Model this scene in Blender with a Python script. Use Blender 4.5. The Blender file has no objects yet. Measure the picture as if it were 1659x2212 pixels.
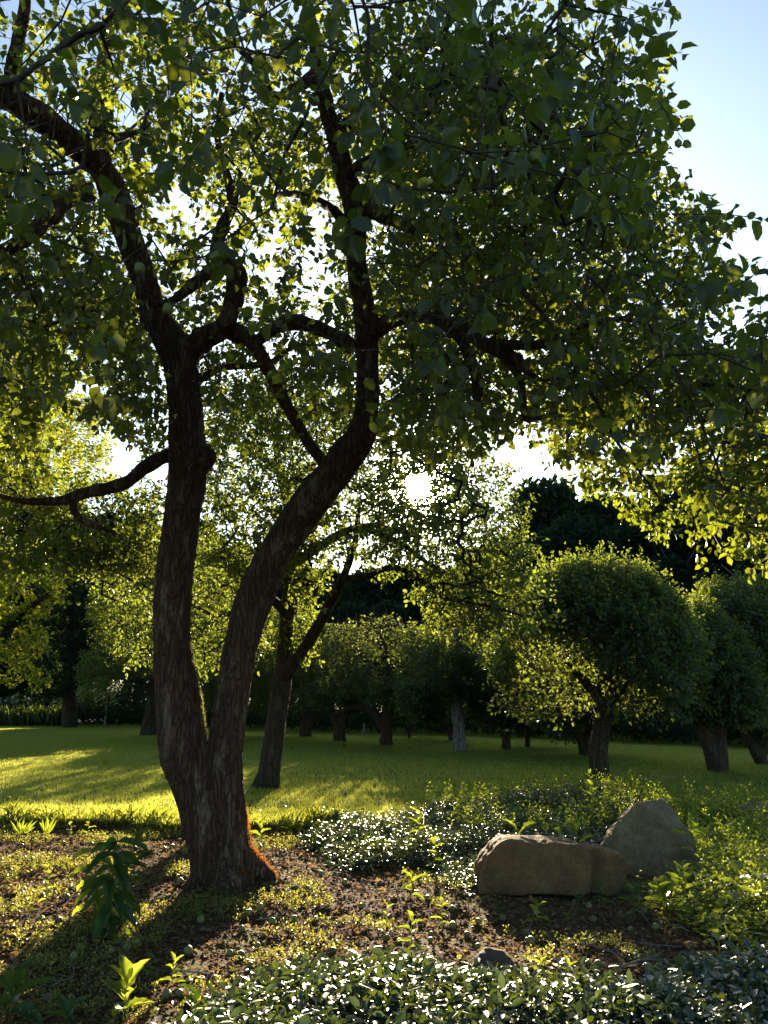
import bpy, math, random
import numpy as np
from mathutils import Vector, Matrix

rng = np.random.default_rng(7)
random.seed(7)
SC = bpy.context.scene
COL = SC.collection
PI = math.pi

# ------------------------------------------------------------------ camera
F = 1719.0; CX, CY = 829.5, 1106.0
PITCH = math.atan(394.0 / F)
CAMZ = 1.5
cam_d = bpy.data.cameras.new('camera'); cam = bpy.data.objects.new('camera', cam_d); COL.objects.link(cam)
cam.location = (0, 0, CAMZ); cam.rotation_euler = (PI / 2 + PITCH, 0, 0)
cam_d.sensor_fit = 'VERTICAL'; cam_d.sensor_height = 24; cam_d.lens = 24 * F / 2212
cam_d.clip_start = 0.05; cam_d.clip_end = 2000
SC.camera = cam
_s, _c = math.sin(PITCH), math.cos(PITCH)

def raydir(px, py):
    a = (np.asarray(px, float) - CX) / F; b = (CY - np.asarray(py, float)) / F
    return np.stack([a, _c - b * _s, _s + b * _c], -1)
def P(px, py, Y):
    d = raydir(px, py); k = np.asarray(Y, float) / d[..., 1]
    return np.array([0, 0, CAMZ]) + d * k[..., None]
def G(px, py, z=0.0):
    d = raydir(px, py); k = (z - CAMZ) / d[..., 2]
    return np.array([0, 0, CAMZ]) + d * k[..., None]
def proj(p):
    p = np.asarray(p, float); y = p[..., 1]; z = p[..., 2] - CAMZ
    dep = y * _c + z * _s; up = -y * _s + z * _c
    dep = np.where(np.abs(dep) < 1e-6, 1e-6, dep)
    return CX + F * p[..., 0] / dep, CY - F * up / dep, dep

# ------------------------------------------------------------------ sun, sky, exposure
sd = raydir(905, 1050); sd = sd / np.linalg.norm(sd)
SUN_EL = math.asin(sd[2]); SUN_AZ = math.atan2(sd[0], sd[1])
sun_d = bpy.data.lights.new('sun', 'SUN'); sun_d.energy = 5.0; sun_d.angle = math.radians(0.53); sun_d.color = (1.0, 0.82, 0.54)
sun = bpy.data.objects.new('sun', sun_d); COL.objects.link(sun)
sun.rotation_euler = Vector(sd.tolist()).to_track_quat('Z', 'Y').to_euler(); sun.location = (2, 40, 25)

W = bpy.data.worlds.new('World'); SC.world = W; W.use_nodes = True
nt = W.node_tree; nt.nodes.clear()
out = nt.nodes.new('ShaderNodeOutputWorld'); bg = nt.nodes.new('ShaderNodeBackground')
sky = nt.nodes.new('ShaderNodeTexSky'); sky.sky_type = 'NISHITA'; sky.sun_disc = False
sky.sun_elevation = SUN_EL; sky.sun_rotation = SUN_AZ
sky.air_density = 1.0; sky.dust_density = 0.35; sky.ozone_density = 2.0
bg.inputs['Strength'].default_value = 0.056
hue = nt.nodes.new('ShaderNodeMix'); hue.data_type = 'RGBA'; hue.blend_type = 'MULTIPLY'; hue.inputs[0].default_value = 1.0; hue.inputs[7].default_value = (0.86, 1.04, 1.06, 1)
nt.links.new(sky.outputs[0], hue.inputs[6]); nt.links.new(hue.outputs[2], bg.inputs['Color'])
# the bright aureole and disc of the sun itself in the sky
tc = nt.nodes.new('ShaderNodeTexCoord'); dot = nt.nodes.new('ShaderNodeVectorMath'); dot.operation = 'DOT_PRODUCT'
dot.inputs[1].default_value = sd.tolist()
nt.links.new(tc.outputs['Generated'], dot.inputs[0])
def wmath(op, a, b=None, clamp=False):
    n = nt.nodes.new('ShaderNodeMath'); n.operation = op; n.use_clamp = clamp
    for i, v in enumerate((a, b)):
        if v is None: continue
        if isinstance(v, (int, float)): n.inputs[i].default_value = v
        else: nt.links.new(v, n.inputs[i])
    return n.outputs[0]
cl = wmath('MAXIMUM', dot.outputs['Value'], 0.0)
wide = wmath('MULTIPLY', wmath('POWER', cl, 7.0), 0.36)
mid_ = wmath('MULTIPLY', wmath('POWER', cl, 1600.0), 40.0)
disc = wmath('MULTIPLY', wmath('GREATER_THAN', dot.outputs['Value'], math.cos(math.radians(0.6))), 250.0)
tot = wmath('ADD', wmath('ADD', wide, mid_), disc)
bg2 = nt.nodes.new('ShaderNodeBackground'); bg2.inputs['Color'].default_value = (1.0, 0.95, 0.88, 1)
nt.links.new(tot, bg2.inputs['Strength'])
add = nt.nodes.new('ShaderNodeAddShader')
nt.links.new(bg.outputs[0], add.inputs[0]); nt.links.new(bg2.outputs[0], add.inputs[1]); nt.links.new(add.outputs[0], out.inputs['Surface'])

SC.view_settings.view_transform = 'Standard'; SC.view_settings.look = 'None'
SC.view_settings.exposure = 1.95; SC.view_settings.gamma = 1.0; SC.view_settings.use_curve_mapping = False
SC.render.engine = 'CYCLES'
cy = SC.cycles
cy.max_bounces = 7; cy.diffuse_bounces = 3; cy.glossy_bounces = 2; cy.transmission_bounces = 4; cy.transparent_max_bounces = 4; cy.volume_bounces = 0
cy.sample_clamp_indirect = 4.0; cy.sample_clamp_direct = 0.0
cy.use_denoising = True
cy.caustics_reflective = False; cy.caustics_refractive = False

# ------------------------------------------------------------------ helpers
def tag(o, label=None, cat=None, group=None, kind=None):
    if label: o['label'] = label
    if cat: o['category'] = cat
    if group: o['group'] = group
    if kind: o['kind'] = kind
    return o
def empty(name, loc, label, cat, group=None):
    o = bpy.data.objects.new(name, None); o.empty_display_size = 0.2; COL.objects.link(o)
    o.location = [float(v) for v in loc]
    return tag(o, label, cat, group)
def link(name, me, mat=None, parent=None, loc=None):
    o = bpy.data.objects.new(name, me); COL.objects.link(o)
    if mat is not None and not me.materials: me.materials.append(mat)
    if parent is not None:
        o.parent = parent
    if loc is not None: o.location = [float(v) for v in loc]
    return o
def mesh(name, V, faces, smooth=False):
    """faces: list of int arrays, each (n,k)."""
    V = np.asarray(V, np.float32)
    me = bpy.data.meshes.new(name)
    faces = [np.asarray(f, np.int32) for f in faces if len(f)]
    nl = sum(f.size for f in faces); nf = sum(len(f) for f in faces)
    me.vertices.add(len(V)); me.vertices.foreach_set('co', V.ravel())
    me.loops.add(nl); me.loops.foreach_set('vertex_index', np.concatenate([f.ravel() for f in faces]))
    tot = np.concatenate([np.full(len(f), f.shape[1], np.int32) for f in faces])
    st = np.concatenate([[0], np.cumsum(tot)[:-1]]).astype(np.int32)
    me.polygons.add(nf); me.polygons.foreach_set('loop_start', st); me.polygons.foreach_set('loop_total', tot)
    if smooth: me.polygons.foreach_set('use_smooth', np.ones(nf, bool))
    me.update(calc_edges=True)
    return me
def loc_mesh(name, V, faces, origin, smooth=False):
    return mesh(name, np.asarray(V) - np.asarray(origin), faces, smooth)
def unit(v):
    v = np.asarray(v, float); return v / np.maximum(np.linalg.norm(v, axis=-1, keepdims=True), 1e-9)
def rvec(n): return unit(rng.normal(size=(n, 3)))

# value noise in numpy
_T = np.random.default_rng(3).random((32, 32, 32))
def vnoise(p, scale=1.0, off=0.0):
    q = np.asarray(p, float) * scale + off
    i = np.floor(q).astype(int); f = q - i; f = f * f * (3 - 2 * f)
    r = 0
    for a in (0, 1):
        for b in (0, 1):
            for c in (0, 1):
                w = (f[..., 0] if a else 1 - f[..., 0]) * (f[..., 1] if b else 1 - f[..., 1]) * (f[..., 2] if c else 1 - f[..., 2])
                r = r + w * _T[(i[..., 0] + a) % 32, (i[..., 1] + b) % 32, (i[..., 2] + c) % 32]
    return r * 2 - 1
def fbm(p, scale, octv=3, off=0.0):
    r = 0; a = 1.0
    for k in range(octv):
        r = r + a * vnoise(p, scale * 2 ** k, off + 7.3 * k); a *= 0.5
    return r
def v2(x, y): return np.stack([x, y, np.zeros_like(x)], -1)

def inpoly(px, py, poly):
    px = np.asarray(px); py = np.asarray(py); r = np.zeros(px.shape, bool); n = len(poly)
    for i in range(n):
        x0, y0 = poly[i]; x1, y1 = poly[(i + 1) % n]
        if y0 == y1: continue
        c = (y0 > py) != (y1 > py)
        r ^= c & (px < (x1 - x0) * (py - y0) / (y1 - y0) + x0)
    return r
def polydist(px, py, poly):
    d = np.full(np.shape(px), 1e9); n = len(poly)
    for i in range(n):
        a = np.array(poly[i], float); b = np.array(poly[(i + 1) % n], float); ab = b - a
        t = np.clip(((px - a[0]) * ab[0] + (py - a[1]) * ab[1]) / (ab @ ab + 1e-9), 0, 1)
        d = np.minimum(d, np.hypot(px - a[0] - t * ab[0], py - a[1] - t * ab[1]))
    return d

# tubes ---------------------------------------------------------------
def catmull(pts, step):
    pts = np.asarray(pts, float)
    if len(pts) < 3:
        n = max(2, int(np.linalg.norm(pts[-1, :3] - pts[0, :3]) / step) + 1)
        return pts[0] + (pts[-1] - pts[0]) * np.linspace(0, 1, n)[:, None]
    p = np.vstack([2 * pts[0] - pts[1], pts, 2 * pts[-1] - pts[-2]]); o = []
    for i in range(1, len(p) - 2):
        n = max(2, int(np.linalg.norm(p[i + 1, :3] - p[i, :3]) / step))
        t = np.linspace(0, 1, n, endpoint=False)[:, None]
        o.append(0.5 * (2 * p[i] + (p[i + 1] - p[i - 1]) * t + (2 * p[i - 1] - 5 * p[i] + 4 * p[i + 1] - p[i + 2]) * t * t + (-p[i - 1] + 3 * p[i] - 3 * p[i + 1] + p[i + 2]) * t ** 3))
    o.append(pts[-1:]); return np.vstack(o)
def tube(path, sides=8, cap=True, rough=0.0, voff=0):
    """path: (n,4) xyz+radius -> V, quads, tris"""
    path = np.asarray(path, float); n = len(path); p = path[:, :3]; r = np.maximum(path[:, 3], 1e-4)
    t = np.gradient(p, axis=0); t = unit(t)
    ref = np.array([0.13, 0.97, 0.2]) if abs(t[0, 1]) < 0.9 else np.array([1.0, 0, 0])
    u = np.zeros((n, 3)); a = unit(np.cross(t[0], ref)); 
    for i in range(n):
        a = a - t[i] * (a @ t[i]); a = a / max(np.linalg.norm(a), 1e-9); u[i] = a
    v = np.cross(t, u); th = np.linspace(0, 2 * PI, sides, endpoint=False)
    ring = p[:, None] + r[:, None, None] * (np.cos(th)[None, :, None] * u[:, None] + np.sin(th)[None, :, None] * v[:, None])
    if rough:
        nn = fbm(ring, 3.0 / max(r.mean() * 4, 0.02), 2); ring = ring + (ring - p[:, None]) * (rough * nn)[..., None]
    V = ring.reshape(-1, 3)
    i = np.arange(n - 1)[:, None] * sides; j = np.arange(sides)[None]
    q = np.stack([i + j, i + (j + 1) % sides, i + sides + (j + 1) % sides, i + sides + j], -1).reshape(-1, 4) + voff
    tr = np.zeros((0, 3), int)
    if cap:
        V = np.vstack([V, p[0], p[-1]]); b = n * sides
        jj = np.arange(sides)
        tr = np.vstack([np.stack([np.full(sides, b), (jj + 1) % sides, jj], -1), np.stack([np.full(sides, b + 1), (n - 1) * sides + jj, (n - 1) * sides + (jj + 1) % sides], -1)]) + voff
    return V, q, tr
class MB:
    def __init__(s): s.V = []; s.f = []; s.n = 0
    def add(s, V, *faces):
        s.V.append(np.asarray(V, float))
        for f in faces:
            if len(f): s.f.append(np.asarray(f) + s.n)
        s.n += len(V)
    def tube(s, path, sides=8, **k):
        V, q, t = tube(path, sides, **k); s.add(V, q, t)
    def mesh(s, name, origin=(0, 0, 0), smooth=True):
        return loc_mesh(name, np.vstack(s.V), s.f, origin, smooth)
def segs(A, B, ra, rb, sides=3):
    """many thin tapered straight prisms at once"""
    A = np.asarray(A); B = np.asarray(B); n = len(A); t = unit(B - A)
    u = unit(np.cross(t, np.array([0.3, 0.5, 0.81]))); v = np.cross(t, u)
    th = np.linspace(0, 2 * PI, sides, endpoint=False)
    d = np.cos(th)[None, :, None] * u[:, None] + np.sin(th)[None, :, None] * v[:, None]
    ra = np.broadcast_to(ra, (n,))[:, None, None]; rb = np.broadcast_to(rb, (n,))[:, None, None]
    V = np.concatenate([A[:, None] + d * ra, B[:, None] + d * rb], 1).reshape(-1, 3)
    b = (np.arange(n) * 2 * sides)[:, None]; j = np.arange(sides)[None]
    q = np.stack([b + j, b + (j + 1) % sides, b + sides + (j + 1) % sides, b + sides + j], -1).reshape(-1, 4)
    return V, q

# leaves --------------------------------------------------------------
def leaf_template(detail, fold=0.35, curl=0.18):
    if detail == 0: rows = [(0.45, 0.5)]
    elif detail == 1: rows = [(0.24, 0.47), (0.68, 0.43)]
    else: rows = [(0.12, 0.26), (0.32, 0.46), (0.55, 0.5), (0.78, 0.34)]
    V = [(0, 0, 0)]
    for u, h in rows:
        z = -curl * u * u
        V += [(u, -h, z + fold * h), (u, 0, z), (u, h, z + fold * h)]
    V.append((1, 0, -curl))
    if detail == 0:   # four vertices, two triangles about the midrib
        V = [(0, 0, 0), (0.45, -0.5, 0.08), (1, 0, -curl), (0.45, 0.5, 0.08)]
        return np.array(V, float), np.array([(0, 1, 2), (0, 2, 3)]), np.zeros((0, 4), int)
    tr = [(0, 1, 2), (0, 2, 3)]; q = []; k = len(rows)
    for r in range(k - 1):
        a = 1 + 3 * r; b = a + 3
        q += [(a, b, b + 1, a + 1), (a + 1, b + 1, b + 2, a + 2)]
    a = 1 + 3 * (k - 1); e = 1 + 3 * k
    tr += [(a, e, a + 1), (a + 1, e, a + 2)]
    return np.array(V, float), np.array(tr), np.array(q, int).reshape(-1, 4)
def leaves_geo(pos, d, nrm, L, Wd, detail=1, fold=0.35, curl=0.18):
    T, tr, q = leaf_template(detail, fold, curl)
    n = len(pos); d = unit(d); s = unit(np.cross(nrm, d)); m = np.cross(d, s)
    L = np.broadcast_to(L, (n,)); Wd = np.broadcast_to(Wd, (n,))
    cz = rng.uniform(0.3, 1.9, n)[:, None, None] if n > 1 else 1.0
    V = pos[:, None] + d[:, None] * (T[None, :, 0:1] * L[:, None, None]) + s[:, None] * (T[None, :, 1:2] * Wd[:, None, None]) + m[:, None] * (T[None, :, 2:3] * L[:, None, None] * cz)
    b = (np.arange(n) * len(T))[:, None, None]
    return V.reshape(-1, 3), (tr[None] + b).reshape(-1, 3), ((q[None] + b).reshape(-1, 4) if len(q) else np.zeros((0, 4), int))
def clusters(C, D, tl, nl, L, ratio, droop=0.5, spread=1.0, up=0.0):
    """leaves round twigs: C tip-start points, D directions, tl twig length; returns pos, dir, normal, length, width"""
    n = len(C); k = nl
    t = (np.arange(k) + 0.5) / k; t = t[None] + rng.uniform(-.08, .08, (n, k))
    ph = np.arange(k)[None] * 2.4 + rng.uniform(0, 6.3, (n, 1))
    D = unit(D); u = unit(np.cross(D, np.array([0.2, 0.31, 0.93]))); v = np.cross(D, u)
    tl = np.broadcast_to(tl, (n,))
    base = C[:, None] + D[:, None] * (t * tl[:, None])[..., None]
    rad = np.cos(ph)[..., None] * u[:, None] + np.sin(ph)[..., None] * v[:, None]
    ld = D[:, None] * (0.25 + 0.7 * t[..., None]) + rad * spread + rng.normal(0, .25, (n, k, 3))
    ld[..., 2] -= droop * rng.uniform(0.2, 1.4, (n, k)); ld = unit(ld)
    pet = 0.35 * np.broadcast_to(L, (n,))[:, None] * rng.uniform(.5, 1.2, (n, k))
    pos = base + ld * pet[..., None]
    nm = D[:, None] * 0.6 + np.array([0, 0, 1.0]) * (0.6 + up) + rng.normal(0, .45, (n, k, 3))
    LL = np.broadcast_to(L, (n,))[:, None] * rng.uniform(.55, 1.15, (n, k))
    WW = LL * ratio * rng.uniform(.85, 1.15, (n, k))
    return pos.reshape(-1, 3), ld.reshape(-1, 3), nm.reshape(-1, 3), LL.ravel(), WW.ravel(), base.reshape(-1, 3)

# ------------------------------------------------------------------ materials
def newmat(name):
    m = bpy.data.materials.new(name); m.use_nodes = True; n = m.node_tree; n.nodes.clear()
    o = n.nodes.new('ShaderNodeOutputMaterial'); return m, n, o
def ramp(n, fac, stops):
    r = n.nodes.new('ShaderNodeValToRGB'); e = r.color_ramp.elements
    while len(e) < len(stops): e.new(0.5)
    for i, (p, c) in enumerate(stops):
        e[i].position = p; e[i].color = (*c, 1) if len(c) == 3 else c
    n.links.new(fac, r.inputs[0]); return r.outputs[0]
def noise(n, scale, detail=4, vec=None, rough=0.55):
    t = n.nodes.new('ShaderNodeTexNoise'); t.inputs['Scale'].default_value = scale; t.inputs['Detail'].default_value = detail
    t.inputs['Roughness'].default_value = rough
    if vec is not None: n.links.new(vec, t.inputs['Vector'])
    return t.outputs['Fac']
def mixc(n, fac, a, b, mode='MIX'):
    m = n.nodes.new('ShaderNodeMix'); m.data_type = 'RGBA'; m.blend_type = mode
    for s, v in ((0, fac), (6, a), (7, b)):
        if isinstance(v, (int, float)): m.inputs[s].default_value = v
        elif isinstance(v, tuple): m.inputs[s].default_value = (*v, 1)
        else: n.links.new(v, m.inputs[s])
    return m.outputs[2]
def leaf_mat(name, dcols, tcols, rough=0.42, trans=0.5, spec=0.5, use_obj=False, yellow=0.0, veins=True):
    m, n, o = newmat(name)
    if use_obj: rnd = n.nodes.new('ShaderNodeObjectInfo').outputs['Random']
    else: rnd = n.nodes.new('ShaderNodeNewGeometry').outputs['Random Per Island']
    geo = n.nodes.new('ShaderNodeNewGeometry')
    dc = ramp(n, rnd, [(i / (len(dcols) - 1), c) for i, c in enumerate(dcols)])
    tcl = ramp(n, rnd, [(i / (len(tcols) - 1), c) for i, c in enumerate(tcols)])
    # blade blotches
    tcn = n.nodes.new('ShaderNodeTexCoord')
    nz = noise(n, 45.0, 3, tcn.outputs['Object'])
    dc = mixc(n, 0.35, dc, ramp(n, nz, [(0.3, (0.45, 0.45, 0.45)), (0.7, (1.3, 1.3, 1.2))]), 'MULTIPLY')
    tcl = mixc(n, 0.4, tcl, ramp(n, nz, [(0.3, (0.5, 0.55, 0.4)), (0.7, (1.25, 1.2, 1.1))]), 'MULTIPLY')
    # paler underside
    under = mixc(n, 1.0, dc, (1.35, 1.3, 1.5), 'MULTIPLY')
    dc2 = mixc(n, geo.outputs['Backfacing'], dc, under)
    p = n.nodes.new('ShaderNodeBsdfPrincipled'); n.links.new(dc2, p.inputs['Base Color'])
    p.inputs['Roughness'].default_value = rough; p.inputs['Specular IOR Level'].default_value = spec
    t = n.nodes.new('ShaderNodeBsdfTranslucent'); n.links.new(tcl, t.inputs['Color'])
    mx = n.nodes.new('ShaderNodeMixShader'); mx.inputs[0].default_value = trans
    n.links.new(p.outputs[0], mx.inputs[1]); n.links.new(t.outputs[0], mx.inputs[2]); n.links.new(mx.outputs[0], o.inputs['Surface'])
    return m
def bump(n, h, dist, strength=1.0):
    b = n.nodes.new('ShaderNodeBump'); b.inputs['Distance'].default_value = dist; b.inputs['Strength'].default_value = strength
    n.links.new(h, b.inputs['Height']); return b.outputs[0]
def bark_mat(name, dark, light, patch=None, scale=1.0, dist=0.02, patch_amt=0.55):
    m, n, o = newmat(name)
    tcn = n.nodes.new('ShaderNodeTexCoord'); mp = n.nodes.new('ShaderNodeMapping'); mp.inputs['Scale'].default_value = (1, 1, 0.22)
    n.links.new(tcn.outputs['Object'], mp.inputs[0])
    wv = n.nodes.new('ShaderNodeTexNoise'); wv.inputs['Scale'].default_value = 9 * scale; n.links.new(mp.outputs[0], wv.inputs['Vector'])
    vadd = n.nodes.new('ShaderNodeMix'); vadd.data_type = 'VECTOR'; vadd.inputs[0].default_value = 0.14
    n.links.new(mp.outputs[0], vadd.inputs[4]); n.links.new(wv.outputs['Color'], vadd.inputs[5])
    vo = n.nodes.new('ShaderNodeTexVoronoi'); vo.feature = 'DISTANCE_TO_EDGE'; vo.inputs['Scale'].default_value = 26 * scale
    n.links.new(vadd.outputs[1], vo.inputs['Vector'])
    crack = ramp(n, vo.outputs['Distance'], [(0.0, (0, 0, 0)), (0.16, (1, 1, 1))])
    vc = n.nodes.new('ShaderNodeTexVoronoi'); vc.inputs['Scale'].default_value = 26 * scale; n.links.new(vadd.outputs[1], vc.inputs['Vector'])
    nz = noise(n, 28 * scale, 6, mp.outputs[0], 0.7)
    base = ramp(n, nz, [(0.3, dark), (0.7, light)])
    base = mixc(n, 0.5, base, ramp(n, vc.outputs['Color'], [(0.1, (0.75, 0.7, 0.7)), (0.9, (1.25, 1.2, 1.2))]), 'MULTIPLY')
    base = mixc(n, 0.45, base, crack, 'MULTIPLY')
    if patch:
        pm = ramp(n, noise(n, 9 * scale, 7, mp.outputs[0], 0.75), [(0.55, (0, 0, 0)), (0.6, (patch_amt,) * 3)])
        base = mixc(n, pm, base, patch)
    p = n.nodes.new('ShaderNodeBsdfPrincipled'); n.links.new(base, p.inputs['Base Color']); p.inputs['Roughness'].default_value = 0.85
    p.inputs['Specular IOR Level'].default_value = 0.25
    hh = mixc(n, 0.6, crack, nz)
    n.links.new(bump(n, hh, dist), p.inputs['Normal']); n.links.new(p.outputs[0], o.inputs['Surface'])
    return m
def plain_mat(name, stops, scale=20, rough=0.8, bdist=0.004, bscale=None, spec=0.3, trans=None):
    m, n, o = newmat(name); tcn = n.nodes.new('ShaderNodeTexCoord')
    nz = noise(n, scale, 6, tcn.outputs['Object'], 0.65)
    c = ramp(n, nz, stops)
    p = n.nodes.new('ShaderNodeBsdfPrincipled'); n.links.new(c, p.inputs['Base Color']); p.inputs['Roughness'].default_value = rough
    p.inputs['Specular IOR Level'].default_value = spec
    if bdist: n.links.new(bump(n, noise(n, bscale or scale * 3, 5, tcn.outputs['Object'], 0.7), bdist), p.inputs['Normal'])
    if trans:
        t = n.nodes.new('ShaderNodeBsdfTranslucent'); t.inputs['Color'].default_value = (*trans, 1)
        mx = n.nodes.new('ShaderNodeMixShader'); mx.inputs[0].default_value = 0.55
        n.links.new(p.outputs[0], mx.inputs[1]); n.links.new(t.outputs[0], mx.inputs[2]); n.links.new(mx.outputs[0], o.inputs['Surface'])
    else: n.links.new(p.outputs[0], o.inputs['Surface'])
    return m
def island_mat(name, cols, rough=0.8, spec=0.3, trans=None, tf=0.4):
    m, n, o = newmat(name); g = n.nodes.new('ShaderNodeNewGeometry')
    c = ramp(n, g.outputs['Random Per Island'], [(i / (len(cols) - 1), c) for i, c in enumerate(cols)])
    p = n.nodes.new('ShaderNodeBsdfPrincipled'); n.links.new(c, p.inputs['Base Color']); p.inputs['Roughness'].default_value = rough
    p.inputs['Specular IOR Level'].default_value = spec
    if trans:
        t = n.nodes.new('ShaderNodeBsdfTranslucent')
        tc_ = ramp(n, g.outputs['Random Per Island'], [(i / (len(trans) - 1), c) for i, c in enumerate(trans)])
        n.links.new(tc_, t.inputs['Color'])
        mx = n.nodes.new('ShaderNodeMixShader'); mx.inputs[0].default_value = tf
        n.links.new(p.outputs[0], mx.inputs[1]); n.links.new(t.outputs[0], mx.inputs[2]); n.links.new(mx.outputs[0], o.inputs['Surface'])
    else: n.links.new(p.outputs[0], o.inputs['Surface'])
    return m

AD = [(.017, .026, .016), (.024, .035, .019), (.034, .046, .025), (.020, .031, .022)]
AT = [(.20, .27, .014), (.34, .39, .025), (.27, .34, .02), (.46, .47, .04)]
M_apple = leaf_mat('apple_leaf', AD, AT, 0.40, 0.47, 0.45)
M_apple_o = leaf_mat('apple_leaf_single', AD, AT, 0.40, 0.38, 0.45, use_obj=True)
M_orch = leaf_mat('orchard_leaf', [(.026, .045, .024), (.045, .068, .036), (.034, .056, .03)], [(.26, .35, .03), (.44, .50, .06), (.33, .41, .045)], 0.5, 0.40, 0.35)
M_maple = leaf_mat('maple_leaf', [(.04, .075, .018), (.06, .09, .02), (.08, .095, .02)], [(.38, .50, .02), (.52, .58, .03), (.60, .52, .03), (.36, .48, .02)], 0.5, 0.5, 0.3)
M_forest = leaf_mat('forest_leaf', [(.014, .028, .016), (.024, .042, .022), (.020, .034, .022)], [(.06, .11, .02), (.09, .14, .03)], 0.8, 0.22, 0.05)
M_vinca = leaf_mat('periwinkle_leaf', [(.012, .028, .018), (.018, .040, .024), (.026, .05, .03)], [(.16, .26, .02), (.34, .42, .03)], 0.40, 0.14, 1.0)
M_vinca_y = leaf_mat('young_periwinkle_leaf', [(.05, .09, .02), (.08, .12, .03), (.06, .10, .03)], [(.46, .56, .04), (.62, .66, .07)], 0.4, 0.55, 0.5)
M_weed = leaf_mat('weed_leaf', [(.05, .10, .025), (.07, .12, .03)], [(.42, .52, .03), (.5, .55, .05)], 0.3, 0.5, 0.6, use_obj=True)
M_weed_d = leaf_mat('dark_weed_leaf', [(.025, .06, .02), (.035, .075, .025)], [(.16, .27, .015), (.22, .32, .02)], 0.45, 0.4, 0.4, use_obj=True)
M_small = leaf_mat('small_weed_leaf', [(.07, .10, .03), (.10, .12, .04), (.06, .09, .03)], [(.42, .44, .05), (.55, .50, .08)], 0.35, 0.5, 0.6)
M_bark = bark_mat('apple_bark', (.055, .027, .016), (.14, .072, .042), (.30, .21, .14), 1.0, 0.05, 0.5)
M_bark2 = bark_mat('old_bark', (.035, .022, .015), (.09, .058, .038), (.13, .11, .08), 0.8, 0.03, 0.4)
M_bark_grey = bark_mat('grey_bark', (.10, .085, .08), (.30, .27, .26), (.40, .37, .36), 0.6, 0.05, 0.7)
M_twig = plain_mat('twig_bark', [(.3, (.030, .020, .015)), (.7, (.07, .048, .036))], 30, 0.8, 0)
M_stem = plain_mat('green_stem', [(.3, (.10, .13, .04)), (.7, (.18, .20, .06))], 30, 0.6, 0, trans=(.4, .45, .06))

# ------------------------------------------------------------------ light that reaches the ground: what the crowns let through
LIT = [  # (polygon in photo pixels on the ground, share of leaves missing on the way)
    ([(0, 1567), (190, 1567), (90, 1592), (0, 1594)], 1.0),
    ([(0, 1632), (180, 1620), (300, 1632), (120, 1668), (0, 1690)], .95),
    ([(0, 1712), (150, 1716), (330, 1712), (420, 1705), (430, 1790), (0, 1775)], 1.0),
    ([(520, 1640), (780, 1636), (900, 1690), (520, 1700)], .93),
    ([(430, 1700), (760, 1688), (1020, 1740), (1020, 1800), (430, 1800)], 1.0),
    ([(640, 1720), (980, 1730), (1240, 1700), (1400, 1700), (1659, 1745), (1750, 1800), (1750, 2010), (1500, 2030), (1380, 1900), (1290, 1830), (1050, 1820), (960, 1880), (640, 1850)], .98),
    ([(0, 1770), (420, 1770), (560, 1780), (980, 1780), (1000, 2010), (860, 2090), (480, 2060), (560, 1950), (480, 1930), (330, 1920), (150, 1960), (0, 1960)], .97),
    ([(150, 2060), (380, 2060), (360, 2212), (140, 2212)], 1.0),
    ([(400, 2040), (1100, 2030), (1250, 2080), (1200, 2212), (1150, 2400), (400, 2400)], .98),
    ([(1080, 2020), (1500, 1960), (1659, 2060), (1659, 2212), (1200, 2212)], .6),
    ([(1290, 1690), (1640, 1700), (1640, 1712), (1290, 1705)], .6),
]
SUNV = sd
def keep_light(p, soft=0.0):
    """False where a point would stop sun that is known to reach the ground"""
    q = p - SUNV * ((p[:, 2] - 0.1) / SUNV[2])[:, None]
    px, py, dep = proj(q)
    k = np.ones(len(p), bool)
    for poly, pr in LIT:
        m = inpoly(px, py, poly) & (dep > 1)
        k &= ~(m & (rng.random(len(p)) < pr))
    return k
SKYGAP = [[(120, 838), (200, 812), (245, 835), (225, 865), (160, 872)], [(238, 945), (290, 945), (310, 1000), (288, 1055), (245, 1048)],
          [(1130, 965), (1185, 950), (1230, 1040), (1190, 1075), (1120, 1060)],
          [(1659, 600), (1560, 560), (1640, 640), (1659, 650)]]
def skyok(p, pr=0.93):
    px, py, dep = proj(p); k = np.ones(len(p), bool)
    for poly in SKYGAP: k &= ~(inpoly(px, py, poly) & (rng.random(len(p)) < pr))
    k &= ~(np.hypot((px - 905), (py - 1050)) < 26)
    k &= ~((np.hypot((px - 905), (py - 1050)) < 34) & (rng.random(len(p)) < .4))
    return k

# ------------------------------------------------------------------ ground
def bed_edge(x):   # y of the near edge of the lawn
    return 10.35 + 0.18 * np.sin(x * 1.1) + 0.07 * np.sin(x * 3.7 + 1) + np.where(x > 3.5, (x - 3.5) * 0.15, 0)
def gh(x, y):
    x = np.asarray(x, float); y = np.asarray(y, float)
    e = np.clip((bed_edge(x) - y) / 0.18, 0, 1)
    z = -0.10 * e + 0.04 * vnoise(v2(x, y), 0.35) * np.clip(y / 30, 0.2, 1)
    dt = np.hypot(x + 1.33, y - 7.15)
    z = z + 0.10 * np.exp(-(dt / 0.75) ** 2) * e
    return z
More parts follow.
